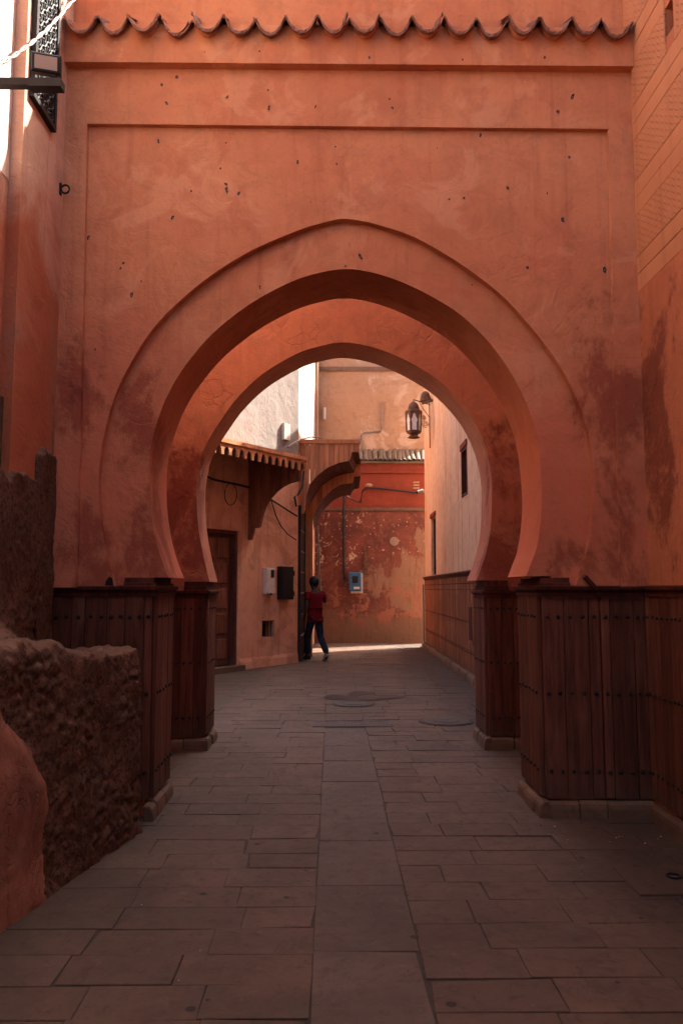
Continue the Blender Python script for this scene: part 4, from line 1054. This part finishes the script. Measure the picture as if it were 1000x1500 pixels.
# ================================================================== WOODEN ARCHED CANOPY AND GRILLE GATE
YK0, YK1 = 16.38, 17.5
cn_ = thing('canopy', (0, 17, 3.2), 'slatted orange-brown wooden canopy with two stepped quarter arches', 'canopy')
def kx(px, d): return atY(px, 700, d).x
top0 = xz(480, 650, YK0)[1]
arch1 = [xz(*p, YK0) for p in ((446.5, 745), (448, 727), (454, 709), (464, 697), (479, 685), (497, 677.5), (513, 674.5), (513.5, 662), (525, 662))]
arch2t = [xz(*p, YK1) for p in ((456, 735), (462, 725), (470, 713), (480, 705), (492, 698), (505, 694), (520, 692), (520.5, 680), (528, 680))]
arch2b = [xz(*p, YK1) for p in ((458, 762), (462, 748), (473, 730), (486, 717), (499, 709.5), (517, 707), (517.5, 698), (528, 697))]
def interp(curve, x):
    if x <= curve[0][0]: return curve[0][1]
    for (xa, za), (xb, zb_) in zip(curve[:-1], curve[1:]):
        if xa <= x <= xb: return za + (zb_ - za) * ((x - xa) / max(1e-6, xb - xa))
    return curve[-1][1]
def slat_panel(curve_b, top, xa, xb, y0, th, n, mat='canopy'):
    w = (xb - xa) / n
    for k in range(n):
        a, b = xa + w * k + .003, xa + w * (k + 1) - .003
        xs = [a, a + (b - a) * .33, a + (b - a) * .67, b]
        tp = (lambda x: top) if not callable(top) else top
        pts = [(x, interp(curve_b, x)) for x in xs] + [(x, tp(x)) for x in reversed(xs)]
        MB().prism(pts, y0 + random.uniform(-.004, .004), y0 + th).build('slat', mat, cn_)
xa1, xb1 = kx(432, YK0), kx(525, YK0)
slat_panel([(xa1, xz(440, 752, YK0)[1]), (kx(446.4, YK0), xz(446, 752, YK0)[1])] + arch1, top0, xa1, xb1, YK0, .05, 13)
slat_panel(arch2b, lambda x: interp(arch2t, x), kx(458, YK1), kx(528, YK1), YK1, .05, 10)
MB().box(xa1 - .02, xb1 + .03, YK0 - .035, YK0 + .08, top0, top0 + .085).build('cap_rail', 'canopy', cn_)
MB().box(xa1 - .02, xb1 - .01, YK0 + .06, 19.2, top0 - .12, top0 - .02).build('soffit', 'trim', cn_)
MB().box(xb1 - .03, xb1 + .015, YK0 + .06, 19.2, xz(525, 662, YK0)[1], top0 + .02).build('side_fascia', 'canopy', cn_)
# thick dark soffits that follow both arches
def arch_soffit(curve, y0, y1, h):
    mb = MB(); vs = [(x, yy, z + dz) for yy in (y0, y1) for x, z in curve for dz in (0, h)]; m = len(curve)
    fs = []
    for i in range(m - 1):
        a = 2 * i; b = a + 2; o = 2 * m
        fs += [(a, b, b + o, a + o), (a + 1, a + 1 + o, b + 1 + o, b + 1), (a, a + 1, b + 1, b), (a + o, b + o, b + 1 + o, a + 1 + o)]
    mb.add(vs, fs); return mb
def resample(c, n):
    L = [0]
    for a, b in zip(c[:-1], c[1:]): L.append(L[-1] + math.hypot(b[0] - a[0], b[1] - a[1]))
    out = []
    for k in range(n):
        t = L[-1] * k / (n - 1); i = max(j for j in range(len(L) - 1) if L[j] <= t + 1e-9); q = (t - L[i]) / max(1e-9, L[i + 1] - L[i])
        out.append((c[i][0] + (c[i + 1][0] - c[i][0]) * q, c[i][1] + (c[i + 1][1] - c[i][1]) * q))
    return out
def vault(c0, y0, c1, y1):
    n = 16; a = resample(c0, n); b = resample(c1, n); mb = MB(); h = .03
    vs = [(x, y0, z) for x, z in a] + [(x, y1, z) for x, z in b] + [(x, y0, z + h) for x, z in a] + [(x, y1, z + h) for x, z in b]
    fs = []
    for i in range(n - 1): fs += [(i, i + 1, i + 1 + n, i + n), (i + 2 * n, i + 3 * n, i + 1 + 3 * n, i + 1 + 2 * n), (i, i + 2 * n, i + 1 + 2 * n, i + 1), (i + n, i + 1 + n, i + 1 + 3 * n, i + 3 * n)]
    mb.add(vs, fs); mb.build('arch_soffit', 'trim', cn_)
vault(arch1, YK0 + .052, arch2t, YK1 - .004)
vault(arch2b, YK1 + .052, [(x - .0, z - .16) for x, z in arch2b], YK1 + 1.0)
MB().box(kx(447.5, YK1), kx(458, YK1), YK1 - .03, YK1 + .16, 0, xz(450, 742, YK1)[1] + .2).build('post', 'canopy', cn_)
# grille gate in the return wall below the canopy
ggt = thing('grille_gate', tuple(B1 + cu * .6), 'dark iron grille gate under the canopy, behind the walking person', 'gate')
zg = xz(440, 742, 16.5)[1]; gl = 1.22
MB().obox(B1, cu, Z, cn, .05, gl + .05, .02, zg, -.018, .005).build('back_panel', 'hole', ggt)
gf = MB()
for (a, b, c, d) in ((.05, .10, .02, zg), (gl, gl + .05, .02, zg), (.10, gl, .02, .08), (.10, gl, zg - .06, zg)): gf.obox(B1, cu, Z, cn, a, b, c, d, .01, .06)
gf.build('frame', 'iron', ggt)
for k in range(9):
    p = B1 + cu * (.16 + k * .125) + cn * .035; MB().tube([p + Z * .08, p + Z * (zg - .06)], .011, 6).build('bar', 'rust', ggt)
for k in range(1, 7):
    zz = .08 + (zg - .14) * k / 7; MB().obox(B1, cu, Z, cn, .10, gl, zz - .015, zz + .015, .03, .045).build('cross_bar', 'rust', ggt)

# ================================================================== FAR HOUSE: red lower wall with tile coping, ochre wall above
YW = 21.9; FX0, FX1 = -.50, 2.85
fh = thing('house', (1.2, 23, 0), 'far house closing the alley, peeling red wall below and tall ochre wall above', 'house')
zl1 = xz(570, 745, YW)[1]; zl2 = xz(570, 692, YW)[1]; ztl = xz(570, 676, YW)[1]
MB().box(FX0, FX1, YW, YW + .5, 0, zl1 - .002).build('lower_wall', 'peel', fh)
MB().box(FX0, FX1, YW + .03, YW + .5, zl1, ztl + .1).build('red_band', 'redband', fh)
MB().box(FX0, FX1, YW - .05, YW + .03, zl1 - .06, zl1 + .03).build('ledge', 'plinth', fh)
MB().box(FX0, FX1, YW - .03, YW + .03, zl2 - .02, zl2 + .035).build('string_course', 'redband', fh)
MB().box(FX0 - .2, FX1, YW + .45, YW + .95, 0, 8.7).build('upper_wall', 'ochre', fh)
# crumbling wall head
rub = MB()
for k in range(60):
    x = random.uniform(FX0, FX1); s_ = random.uniform(.05, .14); z = 8.68 + random.uniform(0, .12)
    c = Vector((x, YW + random.uniform(.5, .9), z)); vs = [c + Vector((random.uniform(-1, 1), random.uniform(-1, 1), random.uniform(-.6, .6))).normalized() * s_ * Vector((1, 1, .7)).length * .6 for _ in range(8)]
    bm = bmesh.new(); [bm.verts.new(v) for v in vs]; bmesh.ops.convex_hull(bm, input=bm.verts); 
    me = bpy.data.meshes.new('t'); bm.to_mesh(me); bm.free()
    rub.add([v.co for v in me.vertices], [tuple(p.vertices) for p in me.polygons]); bpy.data.meshes.remove(me)
rub.build('rubble_head', 'plinth', fh, kind='stuff')
zr = xz(500, 541, YW + .43)[1]
MB().box(FX0, FX1, YW + .40, YW + .46, zr - .05, zr + .07).build('broken_ledge', 'plinth', fh)
# coping of small curved tiles
ct0, ct1 = xz(532, 660, YW)[0], FX1; nt = 26; tp = .135
def coping_mesh():
    mb = MB(); n = 7; r_ = tp * .5; vs = []
    for (yy, zz) in ((0, 0), (.02, .006), (.45, .36)):
        for rad in (r_, r_ - .014): vs += [(math.cos(math.pi * i / n) * rad, yy, math.sin(math.pi * i / n) * rad * 1.05 + zz) for i in range(n + 1)]
    m = n + 1; fs = []
    for s_ in range(2):
        for i in range(n):
            a = s_ * 2 * m + i; b = a + 2 * m
            fs += [(a, b, b + 1, a + 1), (a + m, a + m + 1, b + m + 1, b + m)]
    fs += [(i, i + 1, m + i + 1, m + i) for i in range(n)]
    mb.add(vs, fs, True); return mb.mesh('coping_tile', M['glaze'])
cm = coping_mesh()
k = 0; x = FX0 + .1
while x < FX1:
    o = link('coping_tile', cm, fh, loc=(x, YW - .10 + random.uniform(-.02, .02), ztl + random.uniform(-.012, .012))); o.rotation_euler = (0, random.uniform(-.08, .08), random.uniform(-.06, .06)); x += tp
MB().add([(FX0, YW - .06, ztl), (FX1, YW - .06, ztl), (FX1, YW + .45, ztl + .38), (FX0, YW + .45, ztl + .38), (FX0, YW - .06, ztl - .06), (FX1, YW - .06, ztl - .06), (FX1, YW + .45, ztl - .06), (FX0, YW + .45, ztl - .06)],
         [(0, 1, 2, 3), (4, 5, 1, 0), (7, 6, 5, 4), (0, 3, 7, 4), (1, 5, 6, 2)]).build('coping_bed', 'glaze', fh)
# vent grating, fittings
vx = [xz(605, 712, YW)[0], xz(614, 712, YW)[0]]
for k in range(3):
    z0 = xz(609, 716 - k * 4.2, YW)[1]; MB().box(vx[0], vx[1], YW + .005, YW + .035, z0, z0 + .045).build('vent_slat', 'ochre', fh)
d = xz(577, 793, YW); MB().tube([(d[0], YW + .01, d[1]), (d[0], YW - .03, d[1])], [.13, .12], 14).build('round_cover', 'pipe', fh)
d0, d1 = xz(532, 800, YW), xz(538.5, 842, YW); MB().box(d0[0], d1[0], YW - .035, YW + .01, d1[1], d0[1]).build('wall_panel', 'rust', fh)
d = xz(540, 711, YW + .03); MB().lathe((d[0], YW + .0, d[1] - .05), [(.09, 0), (.11, .04), (.06, .1)], 9).build('round_fitting', 'ochre', fh)
for (px, py) in ((475, 606),):
    a, b = atY(px, 614, YW + .4), atY(px, 597, YW + .4); MB().tube([a, b], .045, 8).build('tube_lamp', 'white', fh)
# blue meter box
b0, b1 = xz(511, 867, YW), xz(530, 838.5, YW)
bb = thing('meter_box', (b0[0], YW, b0[1]), 'blue meter box on the peeling red wall at the end of the alley', 'box')
MB().box(b0[0] + .05, b1[0] + .02, YW - .05, YW - .002, b0[1] - .04, b1[1] - .02).build('backboard', 'white', bb)
mb = MB().bevbox(Vector((0, YW - .05, 0)), X, Z, -Y, b0[0], b1[0] - .03, b0[1] + .02, b1[1], 0, .14, .02).build('casing', 'blue', bb)
wx = b1[0] - b0[0]; hz = b1[1] - b0[1]
MB().box(b0[0] + wx * .22, b1[0] - wx * .34, YW - .196, YW - .189, b0[1] + hz * .45, b1[1] - hz * .2).build('window', 'black', bb)
MB().box(b0[0] + wx * .35, b1[0] - wx * .2, YW - .196, YW - .189, b0[1] + hz * .14, b0[1] + hz * .26).build('plate', 'white', bb)

# pipes and cables (each run a thing of its own)
def run(name, pts, r, mat, label, cat):
    return MB().tube([Vector(p) for p in pts], r, 7).build(name, mat, label=label, cat=cat)
run('conduit_pipe', [atY(559, 590, YW + .38), atY(559, 626, YW + .38), atY(557, 632, YW + .38), atY(533, 633.5, YW + .38), atY(529, 637, YW + .38), atY(528.5, 658, YW + .38)], .028, 'pipe', 'grey bent pipe on the ochre wall above the tile coping', 'pipe')
run('black_cable', [atY(612, 722, YW - .05), atY(590, 719.5, YW - .06), atY(560, 716, YW - .05), atY(538, 714, YW - .06), atY(531, 718, YW - .06), atY(528, 735, YW - .06)], .026, 'cable', 'thick black cable bundle running along the red band to the camera', 'cable')
run('drain_pipe', [atY(503.5, 722, YW - .05), atY(503, 790, YW - .05), atY(504, 850, YW - .05)], .035, 'cable', 'dark vertical pipe on the peeling wall left of the blue box', 'pipe')
run('sagging_cable', [atY(500, 720, 20.5), atY(508, 727, 20.8), atY(518, 733, 21.2), atY(528, 736, YW - .06)], .018, 'cable', 'black cable sagging from the canopy to the red wall', 'cable')
run('standing_pole', [Vector((atY(473, 940, 19.4).x, 19.4, 0)), atY(465, 770, 19.2)], .02, 'cable', 'thin dark pole leaning beside the canopy post', 'pole')
def hp(px, py, off): s_, z = on_house(px, py, off); return B0 + bn * off + bu * s_ + Z * z
run('wall_cable', [hp(x_, y_, .03) for x_, y_ in ((296, 694), (312, 702), (330, 706), (345, 709), (366, 714))], .02, 'cable', 'dark cable along the wall under the awning', 'cable')
run('loop_cable', [hp(338 + 9 * math.cos(a), 724 + 16 * math.sin(a), .02) for a in [q * math.pi / 10 for q in range(-5, 15)]], .007, 'cable', 'thin loop of wire hanging under the awning', 'cable')
run('slack_cable', [hp(x_, y_, .05) for x_, y_ in ((389, 725), (396, 731), (410, 740), (424, 749), (435, 756))], .018, 'cable', 'upper black cable from the awning bracket to the corner', 'cable')
run('drooping_cable', [hp(x_, y_, .05) for x_, y_ in ((389, 725), (398, 735), (404, 755), (411, 770), (421, 782), (434, 791))], .012, 'cable', 'lower drooping cable from the awning bracket to the grille', 'cable')
run('corner_cable', [hp(x_, y_, .06) for x_, y_ in ((445, 690), (443, 712), (437, 724), (431.5, 728), (434, 742))], .022, 'cable', 'black cable bending round the house corner below the canopy', 'cable')
run('roof_cable', [hp(x_, y_, .1) for x_, y_ in ((422, 655), (430, 649), (440, 644))] + [atY(455, 640, 16.5), atY(470, 641, 16.6)], .016, 'pipe', 'bundled grey cables lying over the canopy top', 'cable')

# ================================================================== ironwork in the pavement
def cover(name, cx, cy, rx, ry, label, round_=True):
    e = thing(name, (cx, cy, 0), label, 'manhole cover' if round_ else 'drain')
    if round_:
        n = 28
        MB().lathe((cx, cy, -.004), [(rx, 0), (rx, .010), (rx * .9, .010)], n).build('rim', 'bed', e)
        lid = MB().lathe((cx, cy, .0061), [(rx * .88, 0), (rx * .88, .006)], n).build('lid', 'grate', e)
        MB().lathe((cx, cy, .0122), [(rx * .5, 0), (rx * .5, .004)], n).build('boss', 'grate', e)
    else:
        MB().box(cx - rx, cx + rx, cy - ry, cy + ry, -.03, -.008).build('channel', 'hole', e)
        fr = MB()
        for (a, b, c, d) in ((-rx, rx, -ry, -ry + .03), (-rx, rx, ry - .03, ry), (-rx, -rx + .03, -ry + .03, ry - .03), (rx - .03, rx, -ry + .03, ry - .03)): fr.box(cx + a, cx + b, cy + c, cy + d, -.02, .005)
        fr.build('frame', 'grate', e)
        n = 24
        for k in range(n):
            x = cx - rx + .03 + (2 * rx - .06) * (k + .5) / n; MB().box(x - .0145, x + .0145, cy - ry + .03, cy + ry - .03, -.012, .003).build('bar', 'grate', e)
def groundpt(px, py): x, y, z = ray(px, py); t = EYE / -z; return x * t, y * t
gx0, gy = groundpt(458, 1060.5); gx1, _ = groundpt(572, 1060.5)
cover('drain_grate', (gx0 + gx1) / 2, gy, (gx1 - gx0) / 2, .19, 'rectangular drain grate across the centre of the paving', False)
mx, my = groundpt(653, 1057); cover('manhole_cover', mx, my, .31, .31, 'round manhole cover at the right, beside the rear arch pier')
mx, my = groundpt(518, 1031.5); cover('manhole_cover', mx, my, .28, .28, 'smaller round manhole cover beyond the drain grate')
# damp spill past the covers, thin wet film
sm = NT('wet_film'); wetm = sm.done((0.028, 0.020, 0.017), 0.45, None, 0.3)
def blob(pts, z, name, mat, label, cat):
    P = [groundpt(*p) for p in pts]; P = spline([(a, b) for a, b in P] + [P[0]], 4)[:-1]
    n = len(P); c = (sum(p[0] for p in P) / n, sum(p[1] for p in P) / n)
    MB().add([(a, b, z) for a, b in P] + [(c[0], c[1], z + .001)], [(i, (i + 1) % n, n) for i in range(n)]).build(name, mat, label=label, cat=cat)
blob([(508, 1018), (516, 1014), (522, 1011.5), (533, 1013), (545, 1014.5), (540, 1017), (528, 1018.5), (520, 1020)], .0075, 'water_stain', wetm, 'dark wet stain on the paving, the farther one', 'stain')
blob([(473, 1021), (486, 1017.5), (497, 1019.5), (508, 1021.5), (520, 1024), (540, 1023.5), (568, 1021), (592, 1022), (570, 1024), (545, 1026), (520, 1027), (495, 1025), (478, 1024)], .0075, 'water_stain', wetm, 'long dark wet stain on the paving, just before the smaller manhole', 'stain')
# square hatch with ring, lower right
P = [groundpt(*p) for p in ((917, 1271), (1000, 1268), (1040, 1316), (960, 1314))]
hxc = sum(p[0] for p in P) / 4; hyc = sum(p[1] for p in P) / 4
ht = thing('floor_hatch', (hxc, hyc, 0), 'square stone hatch with an iron ring by the right wall', 'hatch')
MB().bevbox(Vector((0, 0, 0)), X, Y, Z, hxc - .22, hxc + .22, hyc - .19, hyc + .19, -.01, .009, .004).build('hatch_slab', 'slab', ht)
rx_, ry_ = groundpt(986, 1287)
MB().tube([(rx_ + .035 * math.cos(a), ry_ + .035 * math.sin(a), .014) for a in [q * math.pi / 8 for q in range(17)]], .006, 6).build('ring', 'iron', ht)
# crumbs and litter along the right plinth
lm = MB(); gm = MB()
for k in range(150):
    if k < 60: px, py = random.uniform(790, 990), random.uniform(1203, 1255)
    elif k < 90: px, py = random.uniform(735, 800), random.uniform(1120, 1200)
    else: px, py = random.uniform(200, 980), random.uniform(1000, 1480)
    gx, gy = groundpt(px, py)
    if gx < -1.1: continue
    r_ = random.uniform(.003, .008) * (1.3 if k < 20 else .8); c = Vector((gx, gy, .004))
    vs = [c + Vector((random.uniform(-1, 1) * r_, random.uniform(-1, 1) * r_, random.uniform(0, 1) * r_)) for _ in range(5)]
    (lm if k % 4 == 0 else gm).add(vs, [(0, 1, 2), (0, 2, 3), (0, 3, 4), (0, 4, 1), (1, 2, 3), (1, 3, 4)])
lm.build('litter', 'white', label='tiny pale crumbs scattered on the paving', cat='litter', kind='stuff')
gm.build('grit', 'bed', label='dark grit scattered on the paving along the plinth', cat='grit', kind='stuff')

# ================================================================== PERSON walking away under the canopy
def skin(name, verts, edges, radii, mat, parent, sub=2, root=0):
    me = bpy.data.meshes.new(name); me.from_pydata([tuple(v) for v in verts], edges, [])
    o = bpy.data.objects.new(name, me); COL.objects.link(o)
    m = o.modifiers.new('skin', 'SKIN'); m.use_smooth_shade = True
    for i, r in enumerate(radii):
        r = r if isinstance(r, tuple) else (r, r); me.skin_vertices[0].data[i].radius = r
    me.skin_vertices[0].data[root].use_root = True
    sb = o.modifiers.new('sub', 'SUBSURF'); sb.levels = sub; sb.render_levels = sub
    dg = bpy.context.evaluated_depsgraph_get(); ev = o.evaluated_get(dg); nm = bpy.data.meshes.new_from_object(ev)
    bpy.data.objects.remove(o); nm.name = name; nm.materials.clear(); nm.materials.append(mat)
    for p in nm.polygons: p.use_smooth = True
    return link(name, nm, parent)
px_, py_ = groundpt(461, 968)
per = thing('person', (px_, py_, 0), 'person in red t-shirt and dark jeans walking away, one arm raised to the head', 'person')
# local frame: f = walking direction (away and left), r = the person's right
ang = R(28); f = Vector((-math.sin(ang), math.cos(ang), 0)); r_ = Vector((math.cos(ang), math.sin(ang), 0))
O = Vector((px_, py_, 0))
def B(fr, rt, up): return O + f * fr + r_ * rt + Z * up
V = [B(0, 0, .95), B(.0, 0, 1.08), B(.01, 0, 1.26), B(.0, 0, 1.40), B(.01, .0, 1.475), B(.04, -.01, 1.545), B(.045, -.01, 1.63), B(.045, -.01, 1.70),
     B(0, -.175, 1.385), B(-.05, -.22, 1.12), B(.04, -.225, .90), B(.07, -.22, .83),          # left arm down
     B(0, .175, 1.385), B(.08, .29, 1.20), B(.10, .17, 1.43), B(.09, .10, 1.50),                # right arm raised to the ear
     B(.01, -.078, .86), B(.13, -.10, .50), B(.16, -.10, .10), B(.26, -.11, .035),                 # left leg forward
     B(-.01, .078, .86), B(-.05, .10, .50), B(-.34, .10, .17), B(-.30, .11, .05)]                   # right leg trailing
E = [(0, 1), (1, 2), (2, 3), (3, 4), (4, 5), (5, 6), (6, 7), (3, 8), (8, 9), (9, 10), (10, 11), (3, 12), (12, 13), (13, 14), (14, 15), (0, 16), (16, 17), (17, 18), (18, 19), (0, 20), (20, 21), (21, 22), (22, 23)]
RD = [(.15, .115), (.145, .108), (.168, .122), (.13, .098), .052, .075, .092, .06, .058, .045, .034, .030, .058, .048, .036, .030, .084, .062, .042, .032, .084, .062, .042, .032]
RB = [tuple(q * .62 for q in r) if isinstance(r, tuple) else r for r in RD]
for i in (8, 12, 16, 17, 20, 21): RB[i] = RD[i] * .7
skin('body', V, E, RB, M['skin'], per)
def grow(ids, edges, dr, name, mat):
    mp = {i: k for k, i in enumerate(ids)}
    rr_ = []
    for i in ids:
        q = RD[i] if isinstance(RD[i], tuple) else (RD[i], RD[i]); rr_.append((q[0] + dr, q[1] + dr))
    return skin(name, [V[i] for i in ids], [(mp[a], mp[b]) for a, b in edges], rr_, mat, per)
V2 = list(V); Vs = V[9].lerp(V[8], .45); V.append(Vs); RD.append(.058); i24 = len(V) - 1
V.append(V[13].lerp(V[12], .35)); RD.append(.06); i25 = len(V) - 1
V.append(B(0, 0, .93)); RD.append((.105, .085)); i26 = len(V) - 1
V.append(B(0, 0, .84)); RD.append((.185, .148)); i27 = len(V) - 1
grow([0, i27, 1, 2, 3, 8, i24, 12, i25], [(i27, 0), (0, 1), (1, 2), (2, 3), (3, 8), (8, i24), (3, 12), (12, i25)], .016, 'tshirt', M['shirt'])
V.append(V[18] + Z * .02); RD.append(.055); ia_ = len(V) - 1
V.append(V[22] + Z * .01); RD.append(.055); ib_ = len(V) - 1
grow([i26, 16, 17, ia_, 20, 21, ib_], [(i26, 16), (16, 17), (17, ia_), (i26, 20), (20, 21), (21, ib_)], .012, 'jeans', M['jeans'])
def ell(c, a, b, cz, name, mat, ax, parent, n=14, m=9, cut=None):
    mb = MB(); vs = []
    for j in range(m + 1):
        t = math.pi * j / m
        for i in range(n):
            q = 2 * math.pi * i / n; w = 1 + .07 * noise.noise((i * .9, j * .8, 2))
            vs.append(c + ax[0] * (a * math.sin(t) * math.cos(q) * w) + ax[1] * (b * math.sin(t) * math.sin(q) * w) + Z * (cz * math.cos(t) * w))
    mb.add(vs, [(j * n + i, (j + 1) * n + i, (j + 1) * n + (i + 1) % n, j * n + (i + 1) % n) for j in range(m) for i in range(n)], True); return mb.build(name, mat, parent)
ell(B(.02, -.01, 1.645), .122, .108, .115, 'hair', 'hair', (f, r_), per)
def shoe(tip, heel, name):
    d = (tip - heel); L = d.length; d = d / L; s_ = d.cross(Z).normalized(); up = s_.cross(d)
    prof_ = [(0, .036, .075), (.05, .040, .085), (.12, .042, .07), (.19, .046, .05), (.25, .040, .038), (.28, .02, .02)]
    mb = MB(); vs = []
    for (t, w, h) in prof_:
        for k in range(8):
            a = math.pi * k / 7; vs.append(heel + d * t + s_ * (w * math.cos(a)) + up * (h * math.sin(a) + .012))
    mb.add(vs, [(i * 8 + k, i * 8 + k + 1, (i + 1) * 8 + k + 1, (i + 1) * 8 + k) for i in range(5) for k in range(7)] + [tuple(range(8)), tuple(range(40, 48))], True)
    o = mb.build(name, 'shoe', per)
    so_ = MB(); q = [(t, w * 1.08) for t, w, h in prof_]; P = [heel + d * t + s_ * w for t, w in q] + [heel + d * t - s_ * w for t, w in reversed(q)]; n = len(P)
    so_.add([p - up * .008 for p in P] + [p + up * .014 for p in P], [tuple(range(n - 1, -1, -1)), tuple(range(n, 2 * n))] + [(i, (i + 1) % n, (i + 1) % n + n, i + n) for i in range(n)]); so_.build('sole', 'sole', o)
shoe(B(.33, -.12, .012), B(.06, -.10, .012), 'shoe')
shoe(B(-.22, .11, .012), B(-.40, .10, .15), 'shoe')
# hand at the ear holding a phone-sized dark object: palm and fingers
hb = V[15]; hm = MB()
for k, (ln, off) in enumerate(((.055, -.028), (.066, -.010), (.062, .010), (.05, .027))):
    a = hb + f * off + Z * .02; hm.tube([a, a + Z * ln * .5 - r_ * .012, a + Z * ln - r_ * .035], [.010, .009, .007], 6)
hm.tube([hb - f * .03, hb - f * .045 + Z * .03 - r_ * .02], [.011, .008], 6)
hm.build('fingers', 'skin', per)
